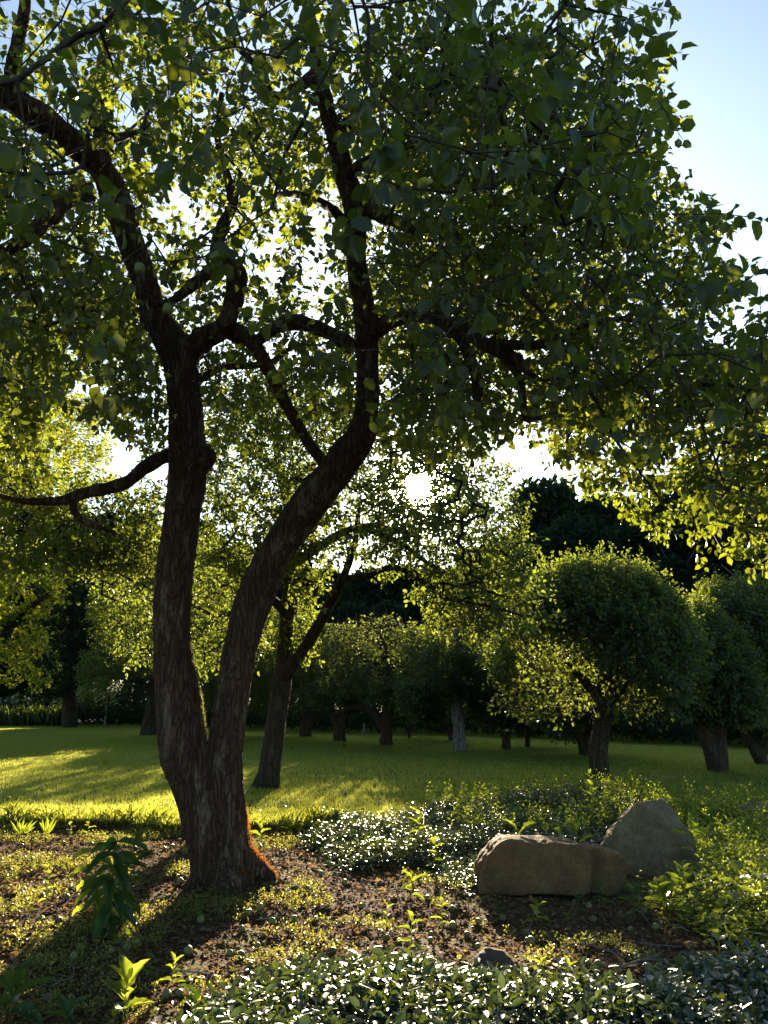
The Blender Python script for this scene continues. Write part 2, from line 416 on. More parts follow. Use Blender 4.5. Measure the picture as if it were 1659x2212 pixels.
# great ground sheet
xs = np.concatenate([np.linspace(-400, -40, 10), np.linspace(-36, 36, 90), np.linspace(40, 400, 10)])
ys = np.concatenate([np.linspace(-60, 9.5, 10), np.linspace(9.8, 12.2, 60), np.linspace(12.7, 60, 100), np.linspace(64, 500, 14)])
X, Yg = np.meshgrid(xs, ys)
Z = gh(X, Yg); Z = np.where(Yg < bed_edge(X) + .12, -0.25, Z - 0.0)
Z = Z + np.where(Yg > 45, (Yg - 45) * 0.02, 0)
def grid_faces(ny, nx):
    i = np.arange(ny - 1)[:, None] * nx; j = np.arange(nx - 1)[None]
    return np.stack([i + j, i + j + 1, i + nx + j + 1, i + nx + j], -1).reshape(-1, 4)
m, n, o = newmat('lawn_ground')
tcn = n.nodes.new('ShaderNodeTexCoord')
nz = noise(n, 6, 8, tcn.outputs['Object'], 0.7); nz2 = noise(n, 0.35, 4, tcn.outputs['Object'])
c = mixc(n, 0.4, ramp(n, nz, [(.3, (.02, .035, .010)), (.7, (.05, .075, .02))]), ramp(n, nz2, [(.35, (.8, .9, .7)), (.65, (1.25, 1.15, 1.0))]), 'MULTIPLY')
p = n.nodes.new('ShaderNodeBsdfPrincipled'); n.links.new(c, p.inputs['Base Color']); p.inputs['Roughness'].default_value = .9; p.inputs['Specular IOR Level'].default_value = .1
n.links.new(bump(n, noise(n, 60, 4, tcn.outputs['Object'], .8), .05), p.inputs['Normal']); n.links.new(p.outputs[0], o.inputs['Surface'])
M_lawn = m
tag(link('lawn', mesh('lawn', np.stack([X, Yg, Z], -1).reshape(-1, 3), [grid_faces(len(ys), len(xs))], True), M_lawn), kind='structure')

# soil bed
xs = np.arange(-7.5, 8.0, 0.03); ys = np.concatenate([np.arange(2.6, 10.8, 0.03)])
X, Yg = np.meshgrid(xs, ys); pp = v2(X, Yg)
cl_ = fbm(pp, 5, 3); Z = gh(X, Yg) + 0.018 * cl_ + 0.010 * vnoise(pp, 22) + 0.03 * vnoise(pp, 1.3)
Z = np.where(Yg > bed_edge(X) + 0.2, Z - 0.15, Z)
m, n, o = newmat('soil')
tcn = n.nodes.new('ShaderNodeTexCoord'); ob = tcn.outputs['Object']
soil = ramp(n, noise(n, 30, 8, ob, .75), [(.3, (.035, .016, .008)), (.5, (.095, .046, .022)), (.72, (.19, .10, .052))])
mossm = mixc(n, 1.0, ramp(n, noise(n, 1.7, 5, ob, .7), [(.50, (0, 0, 0)), (.60, (1, 1, 1))]), ramp(n, noise(n, 14, 4, ob, .7), [(.42, (0, 0, 0)), (.55, (1, 1, 1))]), 'MULTIPLY')
moss = ramp(n, noise(n, 60, 4, ob), [(.3, (.08, .10, .02)), (.7, (.26, .26, .06))])
c = mixc(n, mossm, soil, moss)
om = mixc(n, 1.0, ramp(n, noise(n, 2.9, 3, ob, .6), [(.66, (0, 0, 0)), (.72, (1, 1, 1))]), mossm, 'MULTIPLY')
c = mixc(n, om, c, (.32, .10, .02))
p = n.nodes.new('ShaderNodeBsdfPrincipled'); n.links.new(c, p.inputs['Base Color']); p.inputs['Roughness'].default_value = .9; p.inputs['Specular IOR Level'].default_value = .12
n.links.new(bump(n, noise(n, 90, 6, ob, .75), .02), p.inputs['Normal']); n.links.new(p.outputs[0], o.inputs['Surface'])
M_soil = m
tag(link('soil_bed', mesh('soil_bed', np.stack([X, Yg, Z], -1).reshape(-1, 3), [grid_faces(len(ys), len(xs))], True), M_soil), kind='structure')
def sz(x, y):   # soil surface height
    q = v2(np.asarray(x, float), np.asarray(y, float))
    return gh(x, y) + 0.018 * fbm(q, 5, 3) + 0.010 * vnoise(q, 22) + 0.03 * vnoise(q, 1.3)

# longer uncut grass leaning over the border, and weeds and fallen leaves on the lawn
ne = 5200; ex = rng.uniform(-8, 9, ne); den = vnoise(v2(ex, ex * 0), 1.3) + .6 * vnoise(v2(ex, ex * 0 + 4), 5.0)
kx = den > rng.uniform(-.9, .8, ne); ex = ex[kx]; ne = len(ex); ey = bed_edge(ex) + rng.normal(.02, .11, ne)
eb = np.column_stack([ex, ey, gh(ex, ey) - .01]); ed_ = unit(np.array([0, -.35, 1.0]) + rng.normal(0, .38, (ne, 3)) * np.array([1, 1, .2]))
EDGE = (eb, ed_, rng.uniform(.05, .17, ne) * (1 + .6 * np.clip(den[kx], 0, 1)))
# grass: one object, tufts spread by geometry nodes
nb = 1500
bx = rng.uniform(-.55, .55, nb); by = rng.uniform(-.55, .55, nb)
hh = rng.uniform(.03, .075, nb); hd = rng.uniform(0, 2 * PI, nb); ln = rng.uniform(.1, .7, nb)
b0 = np.stack([bx, by, np.full(nb, -.01)], -1); sdv = np.stack([np.cos(hd), np.sin(hd), 0 * hd], -1); ld = np.stack([-np.sin(hd), np.cos(hd), 0 * hd], -1)
w = .0042
mid = b0 + ld * (ln * hh * .35)[:, None] + np.array([0, 0, 1]) * (hh * .6)[:, None]
tip = b0 + ld * (ln * hh)[:, None] + np.array([0, 0, 1]) * (hh)[:, None]
V = np.stack([b0 - sdv * w, b0 + sdv * w, mid - sdv * w * .8, mid + sdv * w * .8, tip], 1).reshape(-1, 3)
k = (np.arange(nb) * 5)[:, None]
tuft_me = mesh('grass_tuft', V, [k + np.array([0, 1, 3, 2]), k + np.array([2, 3, 4])])
M_grass = island_mat('grass_blade', [(.04, .072, .02), (.07, .105, .028), (.10, .13, .038)], .5, .35, [(.46, .52, .065), (.70, .70, .10), (.56, .60, .08)], .55)
tuft_me.materials.append(M_grass)
tuft = bpy.data.objects.new('grass_tuft', tuft_me)
pts = []
for Y0 in np.arange(9.9, 42, 1.0):
    hw = 0.55 * Y0 + 3
    for x0 in np.arange(-hw, hw, 1.0):
        pts.append((x0 + rng.uniform(-.1, .1), Y0 + rng.uniform(-.1, .1)))
pts = np.array(pts); pts = pts[pts[:, 1] > bed_edge(pts[:, 0]) + .35]
# near edge: extra offset copies following the edge
ex = np.arange(-8, 9, .5); ed = np.stack([ex, bed_edge(ex) + .42], -1); pts = np.vstack([pts, ed])
gv = np.stack([pts[:, 0], pts[:, 1], gh(pts[:, 0], pts[:, 1])], -1)
gme = bpy.data.meshes.new('grass'); gme.from_pydata(gv.tolist(), [], []); 
go = link('grass', gme)
ng = bpy.data.node_groups.new('spread_grass', 'GeometryNodeTree')
ng.interface.new_socket('Geometry', in_out='INPUT', socket_type='NodeSocketGeometry'); ng.interface.new_socket('Geometry', in_out='OUTPUT', socket_type='NodeSocketGeometry')
gi = ng.nodes.new('NodeGroupInput'); gout = ng.nodes.new('NodeGroupOutput'); iop = ng.nodes.new('GeometryNodeInstanceOnPoints')
oi = ng.nodes.new('GeometryNodeObjectInfo'); oi.inputs['Object'].default_value = tuft; oi.inputs['As Instance'].default_value = True
rv = ng.nodes.new('FunctionNodeRandomValue'); rv.data_type = 'INT'; rv.inputs['Min'].default_value = 0; rv.inputs['Max'].default_value = 3
mu = ng.nodes.new('ShaderNodeMath'); mu.operation = 'MULTIPLY'; mu.inputs[1].default_value = PI / 2
cb = ng.nodes.new('ShaderNodeCombineXYZ'); rs = ng.nodes.new('FunctionNodeRandomValue'); rs.data_type = 'FLOAT'
rs.inputs[2].default_value = .9; rs.inputs[3].default_value = 1.3
ng.links.new(rv.outputs['Value'] if 'Value' in rv.outputs and rv.outputs['Value'].enabled else rv.outputs[2], mu.inputs[0])
ng.links.new(mu.outputs[0], cb.inputs['Z']); ng.links.new(gi.outputs[0], iop.inputs['Points']); ng.links.new(oi.outputs['Geometry'], iop.inputs['Instance'])
ng.links.new(cb.outputs[0], iop.inputs['Rotation']); ng.links.new(iop.outputs[0], gout.inputs[0])
md = go.modifiers.new('spread', 'NODES'); md.node_group = ng
tag(go, 'short mown green lawn grass beyond the soil bed', kind='stuff')
V, t_, q_ = leaves_geo(EDGE[0], EDGE[1], rvec(len(EDGE[0])), EDGE[2], .006, 1, .2, .35)
tag(link('edge_grass', mesh('edge_grass', V, [t_, q_]), M_grass), 'longer uncut grass hanging over the edge of the soil bed', kind='stuff')
nw = 1500; wy = 10.6 + 22 * rng.random(nw) ** 1.6; wx = rng.uniform(-.6, .6, nw) * wy; kw = vnoise(v2(wx, wy), .5, 2) > -.1; wx, wy = wx[kw], wy[kw]; nw = len(wx)
wp = np.column_stack([wx, wy, gh(wx, wy) + .055])
V, t_, q_ = leaves_geo(wp, rvec(nw) * np.array([1, 1, .3]), np.array([0, 0, 1.0]) + rng.normal(0, .5, (nw, 3)), rng.uniform(.03, .08, nw), rng.uniform(.02, .05, nw), 1, .4, .3)
tag(link('lawn_weeds', mesh('lawn_weeds', V, [t_, q_]), M_small), 'flat weeds and fallen leaves dotted over the lawn', kind='stuff')

# ------------------------------------------------------------------ main apple tree
TB = np.array([-1.33, 7.12, gh(-1.33, 7.12)])
def limb(pts, Y=None):
    """pts: (px,py,width_px[,Y]) -> (n,4)"""
    o = []
    for q in pts:
        yy = q[3] if len(q) > 3 else Y
        p = P(q[0], q[1], yy); _, _, dep = proj(p)
        o.append([*p, q[2] * dep / F / 2])
    return np.array(o)
tree = empty('apple_tree', TB, 'large old apple tree forking low into two bark-covered stems, nearest of all the trees', 'tree')
def to_local(path, origin):
    path = np.array(path, float); path[:, :3] -= origin; return path

stemL = limb([(470, 1925, 120, 7.12), (462, 1850, 110, 7.12), (450, 1780, 105, 7.12), (425, 1700, 104, 7.12), (398, 1620, 106, 7.1), (384, 1500, 104, 7.1), (373, 1400, 92, 7.1), (373, 1300, 88, 7.08), (380, 1200, 90, 7.05), (394, 1100, 88, 7.0), (405, 1000, 90, 6.95), (403, 900, 84, 6.9), (392, 800, 80, 6.85), (370, 740, 76, 6.8), (343, 690, 62, 6.75), (308, 600, 62, 6.65), (275, 500, 64, 6.5), (240, 400, 62, 6.35), (205, 345, 62, 6.2), (150, 300, 62, 6.0), (90, 255, 60, 5.8), (20, 210, 62, 5.5), (-80, 160, 55, 5.2), (-200, 60, 45, 4.9)])
stemR = limb([(505, 1925, 125, 7.12), (500, 1850, 105, 7.12), (492, 1780, 95, 7.12), (486, 1700, 92, 7.12), (490, 1600, 84, 7.15), (503, 1500, 86, 7.2), (520, 1400, 88, 7.25), (548, 1300, 94, 7.25), (592, 1200, 92, 7.2), (650, 1110, 90, 7.1), (700, 1050, 88, 7.05), (745, 990, 84, 7.0), (782, 930, 74, 6.95), (795, 860, 58, 6.9), (794, 780, 58, 6.8), (792, 700, 60, 6.7), (775, 600, 52, 6.5), (769, 500, 52, 6.35), (762, 430, 54, 6.2), (742, 370, 52, 6.1), (725, 300, 48, 5.95), (705, 230, 44, 5.8), (690, 150, 40, 5.6), (672, 60, 34, 5.45), (650, -80, 28, 5.3)])
stemL[:, 3] *= .90; stemR[:, 3] *= .84
roots = [limb([(480, 1890, 80, 7.1), (430, 1905, 50, 7.0), (400, 1925, 16, 6.95)]), limb([(510, 1850, 80, 7.1), (552, 1880, 44, 7.15), (595, 1900, 14, 7.2)]),
         limb([(490, 1890, 100, 7.05), (500, 1925, 60, 6.85), (510, 1950, 16, 6.75)]), limb([(480, 1880, 90, 7.2), (440, 1890, 50, 7.45), (420, 1890, 15, 7.7)])]
def remeshed(name, paths, voxel, origin, disp, sides=20, scale=6, bumps=()):
    b = MB()
    for pth in paths: b.tube(catmull(pth, 0.05), sides)
    for (c, r) in bumps:
        a = [[*(np.array(c) + np.array([0, 0, dz * r])), max(r * math.sqrt(max(1 - dz * dz, 0.02)), 0.01)] for dz in np.linspace(-.99, .99, 7)]
        b.tube(np.array(a), 12)
    me0 = b.mesh(name + '_raw', origin); ob0 = bpy.data.objects.new('tmp', me0); COL.objects.link(ob0)
    md = ob0.modifiers.new('r', 'REMESH'); md.mode = 'VOXEL'; md.voxel_size = voxel
    ms = ob0.modifiers.new('s', 'SMOOTH'); ms.iterations = 6; ms.factor = .5
    dg = bpy.context.evaluated_depsgraph_get(); me = bpy.data.meshes.new_from_object(ob0.evaluated_get(dg))
    bpy.data.objects.remove(ob0); bpy.data.meshes.remove(me0); me.name = name
    nv = len(me.vertices); co = np.zeros(nv * 3, np.float32); me.vertices.foreach_get('co', co); co = co.reshape(-1, 3).astype(float)
    no = np.zeros(nv * 3, np.float32); me.vertices.foreach_get('normal', no); no = no.reshape(-1, 3)
    st = co * np.array([1, 1, .35])
    h = disp * (0.9 * fbm(st, scale, 2) + 0.7 * (0.5 - np.abs(vnoise(st, scale * 4.5))) + .5 * (0.5 - np.abs(vnoise(st, scale * 9, 3))))
    co = co + no * h[:, None]; me.vertices.foreach_set('co', co.astype(np.float32).ravel()); me.polygons.foreach_set('use_smooth', np.ones(len(me.polygons), bool)); me.update()
    return me, co, no
bumps = [(P(430, 985, 6.9), .14), (P(800, 450, 6.15), .10), (P(330, 690, 6.75), .11)]
trunk_me, tco, tno = remeshed('trunk', [stemL, stemR] + roots, 0.016, TB, 0.019, bumps=bumps)
link('trunk', trunk_me, M_bark, tree)

limbs = {
 'a': [(395, 760, 66, 6.85), (430, 740, 52, 6.75), (480, 715, 42, 6.6), (505, 660, 40, 6.5), (512, 610, 42, 6.4), (505, 580, 42, 6.35), (470, 575, 34, 6.3), (420, 610, 26, 6.25), (370, 650, 20, 6.2), (330, 660, 12, 6.1)],
 'b': [(475, 590, 30, 6.35), (470, 540, 32, 6.3), (482, 490, 30, 6.2), (500, 440, 26, 6.1), (490, 380, 20, 6.0), (470, 300, 15, 5.9), (480, 200, 10, 5.7)],
 'c': [(490, 710, 44, 6.65), (540, 735, 36, 6.7), (575, 790, 30, 6.8), (605, 850, 26, 7.0), (640, 910, 24, 7.1), (672, 965, 24, 7.1), (700, 1000, 26, 7.1)],
 'd': [(765, 750, 34, 6.75), (720, 722, 30, 6.7), (680, 705, 32, 6.65), (640, 695, 34, 6.6), (600, 705, 28, 6.6), (565, 730, 24, 6.65), (540, 740, 20, 6.7)],
 'e': [(430, 822, 18, 6.9), (470, 800, 16, 6.95), (530, 790, 16, 7.0), (590, 780, 12, 7.1), (640, 740, 8, 7.2)],
 'f': [(800, 715, 46, 6.7), (845, 695, 34, 6.6), (890, 680, 30, 6.4), (930, 685, 28, 6.2), (965, 695, 32, 6.0), (1005, 715, 32, 5.85), (1050, 745, 30, 5.7), (1090, 765, 28, 5.6), (1120, 775, 20, 5.5), (1135, 800, 15, 5.45), (1160, 815, 10, 5.4)],
 'g': [(1090, 765, 26, 5.6), (1115, 800, 22, 5.6), (1128, 850, 17, 5.6), (1135, 905, 15, 5.6), (1155, 905, 12, 5.55), (1190, 895, 9, 5.5), (1230, 900, 6, 5.45)],
 'h': [(960, 695, 30, 6.05), (1000, 740, 26, 6.1), (1020, 790, 25, 6.15), (1030, 840, 24, 6.2), (1028, 862, 18, 6.2)],
 'i': [(1010, 800, 20, 6.1), (960, 775, 20, 6.2), (920, 775, 18, 6.3), (895, 780, 14, 6.4), (890, 740, 8, 6.4)],
 'j': [(1050, 742, 26, 5.7), (1110, 745, 22, 5.5), (1160, 745, 22, 5.3), (1210, 735, 18, 5.1), (1270, 700, 14, 4.9), (1340, 690, 10, 4.6), (1400, 700, 7, 4.4)],
 'k': [(800, 450, 40, 6.15), (850, 475, 30, 6.0), (900, 490, 26, 5.8), (970, 500, 20, 5.6), (1040, 560, 16, 5.3), (1120, 620, 12, 5.0), (1190, 700, 9, 4.7)],
 'l': [(200, 415, 44, 6.3), (150, 435, 40, 6.2), (110, 465, 38, 6.1), (70, 505, 34, 6.0), (20, 540, 30, 5.9), (-60, 560, 22, 5.8)],
 'm': [(222, 350, 44, 6.25), (224, 270, 40, 6.1), (222, 200, 34, 5.9), (228, 120, 26, 5.7), (240, 20, 20, 5.5)],
 'n': [(365, 985, 34, 7.0), (325, 1000, 30, 7.1), (280, 1035, 30, 7.15), (235, 1052, 28, 7.2), (190, 1062, 26, 7.2), (140, 1080, 22, 7.15), (80, 1085, 16, 7.1), (30, 1080, 12, 7.0), (-60, 1050, 8, 6.9)],
 'o': [(160, 1072, 18, 7.2), (160, 1105, 16, 7.2), (190, 1130, 12, 7.2), (250, 1150, 7, 7.3)],
 'p': [(690, 160, 32, 5.6), (640, 190, 22, 5.5), (590, 210, 22, 5.4), (560, 150, 16, 5.2), (500, 90, 12, 5.0)],
 'q': [(720, 300, 34, 5.95), (800, 220, 24, 5.7), (880, 140, 20, 5.4), (960, 60, 14, 5.1), (1040, -20, 10, 4.9)],
 'r': [(745, 380, 30, 6.1), (830, 330, 22, 5.7), (930, 310, 18, 5.2), (1040, 330, 14, 4.8), (1150, 300, 10, 4.5), (1280, 270, 7, 4.3)],
 's': [(20, 210, 36, 5.5), (30, 120, 30, 5.2), (50, 20, 24, 5.0), (60, -100, 18, 4.8)],
 't': [(770, 500, 26, 6.35), (700, 440, 20, 5.8), (640, 420, 15, 5.0), (600, 420, 11, 4.2), (590, 440, 8, 3.5), (600, 460, 5, 3.0)],
 'u': [(1400, 700, 8, 4.4), (1450, 780, 7, 4.3), (1500, 880, 6, 4.3), (1540, 980, 5, 4.4), (1570, 1060, 4, 4.5)],
 'v': [(1190, 700, 9, 4.7), (1240, 790, 9, 4.7), (1290, 870, 8, 4.8), (1330, 950, 7, 4.9), (1390, 1030, 5, 5.0), (1440, 1100, 4, 5.0)],
}
nodes = []
def resample(path, step=.12): return catmull(path, step)
for nm_, pts_ in limbs.items():
    pth = limb(pts_); b = MB()
    cp = catmull(pth, .035 if pts_[0][2] > 20 else .06)
    wob = fbm(cp[:, :3], 4.0, 2)[:, None] * 0.25 * cp[:, 3:4] ; cp[:, :3] += wob * np.array([1, .5, -1])
    cp[:, 3] *= 1 + .13 * vnoise(cp[:, :3], 14)
    b.tube(cp, 12, rough=.12)
    link('branch', b.mesh('branch', TB), M_bark, tree)
    nodes.append(resample(pth)[:, :3])
for s_ in (stemL, stemR): nodes.append(resample(s_[12:])[:, :3])

CROWN = [(-700, -900), (1250, -900), (1345, -60), (1440, 0), (1455, 45), (1430, 60), (1350, 50), (1290, 60), (1330, 105), (1400, 120), (1430, 160), (1430, 240), (1400, 330), (1450, 400), (1445, 440), (1500, 450), (1560, 445), (1545, 500),
         (1520, 540), (1590, 570), (1610, 620), (1530, 640), (1500, 690), (1560, 760), (1640, 700), (1900, 720), (1900, 1130), (1640, 1210), (1480, 1185), (1400, 1140), (1340, 1070), (1250, 1030),
         (1170, 950), (1120, 900), (1060, 960), (980, 985), (880, 960), (830, 960), (720, 900), (640, 960), (450, 960), (350, 1000), (300, 950), (250, 930), (215, 880), (120, 850), (100, 1060), (280, 1140), (180, 1230), (60, 1230), (-700, 1250)]
def crown_pts(n):
    out_ = []
    while sum(map(len, out_)) < n:
        q = rng.uniform((-6.5, 1.9, 2.0), (4.3, 11.5, 7.2), (n * 2, 3))
        e = ((q[:, 0] + 1.2) / 5.4) ** 2 + ((q[:, 1] - 6.6) / 4.9) ** 2 + (np.maximum(q[:, 2] - 3.2, 0) / 3.9) ** 2
        px, py, dep = proj(q)
        k = (e < 1) & inpoly(px, py, CROWN)
        r = np.hypot((q[:, 0] + 1.2) / 5.4, (q[:, 1] - 6.6) / 4.9)
        # hollow underside around the stems, foliage in a shell
        lo = 3.6 - 1.7 * r ** 2
        k &= q[:, 2] > lo
        k &= ~((q[:, 1] < 2.6) & (q[:, 2] < 3.0))
        k &= ~((q[:, 1] < 4.6) & (rng.random(len(q)) < .68))
        # open part in the middle of the tree
        op = (px > 330) & (px < 740) & (py > 380) & (py < 1000)
        k &= ~(op & (rng.random(len(q)) < .62))
        op = (px > 830) & (px < 1180) & (py > 700)
        k &= ~(op & (rng.random(len(q)) < .45))
        lf = (px < 200) & (py > 700)
        k &= ~(lf & (rng.random(len(q)) < .35))
        # clumpiness
        k &= (vnoise(q, 1.5, 2.0) + .45 * vnoise(q, 3.3, 5.0)) > rng.uniform(-.8, .1, len(q))
        k &= ~(((px < 850) | (py > 900)) & (rng.random(len(q)) < .42))
        k &= skyok(q)
        out_.append(q[k])
    return np.vstack(out_)[:n]
CP = crown_pts(9700)
CP = CP[keep_light(CP) | (CP[:, 2] > 4.5)]
def grow(nodes, CP, step=.16, maxd=9.0, jitter=.25):
    """join every cluster to the nearest wood; returns segments with descendant counts, cluster directions"""
    N = [tuple(a) for a in np.vstack(nodes)]
    arr = np.zeros((200000, 3)); cnt = len(N); arr[:cnt] = N; par = np.full(200000, -1, int); root = cnt
    dmin = np.full(len(CP), 1e9); near = np.zeros(len(CP), int)
    for s in range(0, cnt, 256):
        d = ((CP[:, None] - arr[None, s:min(s + 256, cnt)]) ** 2).sum(-1); j = d.argmin(1); dd = d[np.arange(len(CP)), j]
        m_ = dd < dmin; dmin[m_] = dd[m_]; near[m_] = j[m_] + s
    alive = np.ones(len(CP), bool); ends = np.full(len(CP), -1, int)
    for it in range(len(CP)):
        i = int(np.where(alive, dmin, 1e18).argmin()); alive[i] = False
        a = near[i]; A = arr[a]; B = CP[i]; L = math.sqrt(dmin[i])
        k = max(1, int(L / step)); prev = a; st = cnt
        sag = rng.normal(0, jitter * .35, 3) * L * .5; sag[2] = abs(sag[2]) * .8
        for q in range(1, k + 1):
            t = q / k; pnt = A + (B - A) * t + sag * (4 * t * (1 - t)) * .5 + (rng.normal(0, .012, 3) if q < k else 0)
            arr[cnt] = pnt; par[cnt] = prev; prev = cnt; cnt += 1
        ends[i] = prev
        new = arr[st:cnt]
        d = ((CP[:, None] - new[None]) ** 2).sum(-1); j = d.argmin(1); dd = d[np.arange(len(CP)), j]
        m_ = (dd < dmin) & alive; dmin[m_] = dd[m_]; near[m_] = j[m_] + st
    c = np.zeros(cnt); c[ends] += 1
    for i in range(cnt - 1, root - 1, -1):
        if par[i] >= 0: c[par[i]] += c[i]
    idx = np.arange(root, cnt); A = arr[par[idx]]; B = arr[idx]; rr = np.minimum(.0013 * np.sqrt(c[idx]), .016)
    pc = np.where(par[idx] >= root, c[np.maximum(par[idx], 0)], c[idx]); ra = np.minimum(.0013 * np.sqrt(pc), .016)
    D = unit(arr[ends] - arr[par[ends]])
    return A, B, ra, rr, D
A_, B_, ra_, rb_, D_ = grow(nodes, CP)
V, q = segs(A_, B_ + (B_ - A_) * .04, ra_, rb_, 4)
tag(link('twigs', loc_mesh('twigs', V, [q], TB, True), M_twig, tree), kind='stuff')
D_ = unit(D_ + rng.normal(0, .35, D_.shape) + np.array([0, 0, -.15]))
tl = rng.uniform(.10, .24, len(CP))
V, q = segs(CP, CP + D_ * tl[:, None], .0028, .0015, 3)
tag(link('twig_tips', loc_mesh('twig_tips', V, [q], TB), M_twig, tree), kind='stuff')
lp, ldv, lnm, LL, WW, base = clusters(CP, D_, tl, 9, .073, .72, droop=.75)
# the stems stand clear of most leaves on the near side
def clear_of(paths, lp, pr):
    px, py, dep = proj(lp); k = np.ones(len(lp), bool)
    for pth in paths:
        cp = catmull(pth, .15); qx, qy, qd = proj(cp[:, :3]); rw = cp[:, 3] * F / qd
        for a, b_, c_, w_ in zip(qx, qy, qd, rw):
            if b_ < 60 or b_ > 1500: continue
            k &= ~((np.hypot(px - a, py - b_) < w_ + 14) & (dep < c_ + .1) & (dep > c_ - 3.6) & (rng.random(len(lp)) < pr))
    return k
k = clear_of([stemL[3:], stemR[3:-3]], lp, .88) & clear_of([limb(limbs[c]) for c in 'abcdfghjnl'], lp, .5)
lp, ldv, lnm, LL, WW, base = [a[k] for a in (lp, ldv, lnm, LL, WW, base)]
k = skyok(lp, .6); lp, ldv, lnm, LL, WW, base = [a[k] for a in (lp, ldv, lnm, LL, WW, base)]
V, q = segs(base, lp, .0011, .0009, 3)
tag(link('leaf_stalks', loc_mesh('leaf_stalks', V, [q], TB), M_stem, tree), kind='stuff')
px, py, dep = proj(lp); infr = (px > 0) & (px < 1659) & (py > 0) & (py < 2212) & (dep > .5)
size = np.where(infr, LL / np.maximum(dep, .5), 0); order = np.argsort(-size); big = order[:300]; rest = np.ones(len(lp), bool); rest[big] = False
near_ = rest & (dep < 6.0); far_ = rest & ~near_
V, t_, q_ = leaves_geo(lp[near_], ldv[near_], lnm[near_], LL[near_], WW[near_], 1)
V2, t2_, q2_ = leaves_geo(lp[far_], ldv[far_], lnm[far_], LL[far_], WW[far_], 1)
tag(link('foliage', loc_mesh('foliage', np.vstack([V, V2]), [t_, q_, t2_ + len(V), q2_ + len(V)], TB, True), M_apple, tree), kind='stuff')
LT = []
def ragged_leaf(name, seed, teeth=9, fold=.22, curl=.25, hwf=None, wave=.03):
    """broad leaf with a toothed rim, midrib line; length 1 along +X, width 1 along Y"""
    r = np.random.default_rng(seed); u = np.linspace(0, 1, teeth + 2)[1:-1]
    hw = (hwf(u) if hwf else .5 * np.sin(PI * u ** .8) ** .75) * (1 + .06 * (np.arange(teeth) % 2 * 2 - 1)) * r.uniform(.95, 1.05, teeth)
    V = [(0, 0, 0)]
    for a, h in zip(u, hw):
        z = -curl * a * a
        V += [(a + .02, -h, z + fold * h + r.uniform(-wave, wave)), (a, -h * .5, z + fold * h * .35), (a, 0, z), (a, h * .5, z + fold * h * .35), (a + .02, h, z + fold * h + r.uniform(-wave, wave))]
    V.append((1, 0, -curl)); e = len(V) - 1; f3 = [(0, 1, 2), (0, 2, 3), (0, 3, 4), (0, 4, 5)]; f4 = []
    for j in range(teeth - 1):
        a = 1 + 5 * j; b = a + 5
        f4 += [(a + s, b + s, b + s + 1, a + s + 1) for s in range(4)]
    a = 1 + 5 * (teeth - 1); f3 += [(a + s, e, a + s + 1) for s in range(4)]
    return mesh(name, V, [np.array(f3), np.array(f4)], True)
for sdd in range(5): LT.append(ragged_leaf('leaf', sdd, 7, .25 + .05 * sdd, .12 + .06 * sdd))
for me in LT: me.materials.append(M_apple_o)
def leaf_matrix(p, d, nrm, L, Wd):
    d = unit(d); s = unit(np.cross(nrm, d)); mm = np.cross(d, s)
    M = Matrix(((d[0] * L, s[0] * Wd, mm[0] * L, p[0]), (d[1] * L, s[1] * Wd, mm[1] * L, p[1]), (d[2] * L, s[2] * Wd, mm[2] * L, p[2]), (0, 0, 0, 1)))
    return M
for i in big:
    o = link('leaf', LT[i % 5], None, tree); o.matrix_basis = leaf_matrix(lp[i] - TB, ldv[i], lnm[i], LL[i] * 1.05, WW[i] * 1.15)

# apples on the tree
def apple_mesh(name='apple'):
    pr = [(0.0, .38), (.08, .42), (.22, .5), (.38, .46), (.48, .25), (.5, 0), (.46, -.24), (.34, -.42), (.18, -.49), (.08, -.46), (0, -.43)]
    s = 14; V = []; f = []
    for r, z in pr:
        for a in np.linspace(0, 2 * PI, s, endpoint=False): V.append((r * (1 + .03 * math.cos(5 * a)) * math.cos(a), r * (1 + .03 * math.cos(5 * a)) * math.sin(a), z))
    me = mesh(name, V, [grid_faces_wrap(len(pr), s)], True); return me
def grid_faces_wrap(nr, s):
    i = np.arange(nr - 1)[:, None] * s; j = np.arange(s)[None]
    return np.stack([i + j, i + s + j, i + s + (j + 1) % s, i + (j + 1) % s], -1).reshape(-1, 4)
M_applefruit = plain_mat('green_apple', [(.3, (.15, .16, .035)), (.6, (.24, .22, .055)), (.75, (.22, .14, .05))], 14, .35, .002, 60, .5)
M_oldapple = plain_mat('weathered_apple', [(.3, (.10, .085, .03)), (.55, (.19, .15, .055)), (.8, (.12, .06, .03))], 16, .45, .003, 60, .5)
AM = apple_mesh(); AM.materials.append(M_applefruit)
AM2 = apple_mesh('old_apple'); AM2.materials.append(M_oldapple)
nc = 0
cpx, cpy, cdep = proj(CP)
cand = np.where((cpx > 30) & (cpx < 1640) & (cpy > 10) & (cpy < 1150) & (cdep < 6.2) & (cdep > 2.6))[0]; rng.shuffle(cand)
stem_cyl, qq, tt = tube(np.array([[0, 0, .38, .03], [.02, 0, .7, .025], [.05, 0, .95, .02]]), 5)
stem_me = mesh('apple_stalk', stem_cyl, [qq, tt], True); stem_me.materials.append(M_stem)
for i in cand[:70]:
    o = link('apple', AM, None, tree); sc = rng.uniform(.042, .062)
    o.location = (CP[i] - TB + np.array([0, 0, -sc * .9])).tolist(); o.scale = (sc, sc, sc); o.rotation_euler = (rng.uniform(-.4, .4), rng.uniform(-.4, .4), rng.uniform(0, 6))
    st = link('apple_stalk', stem_me, None, o)

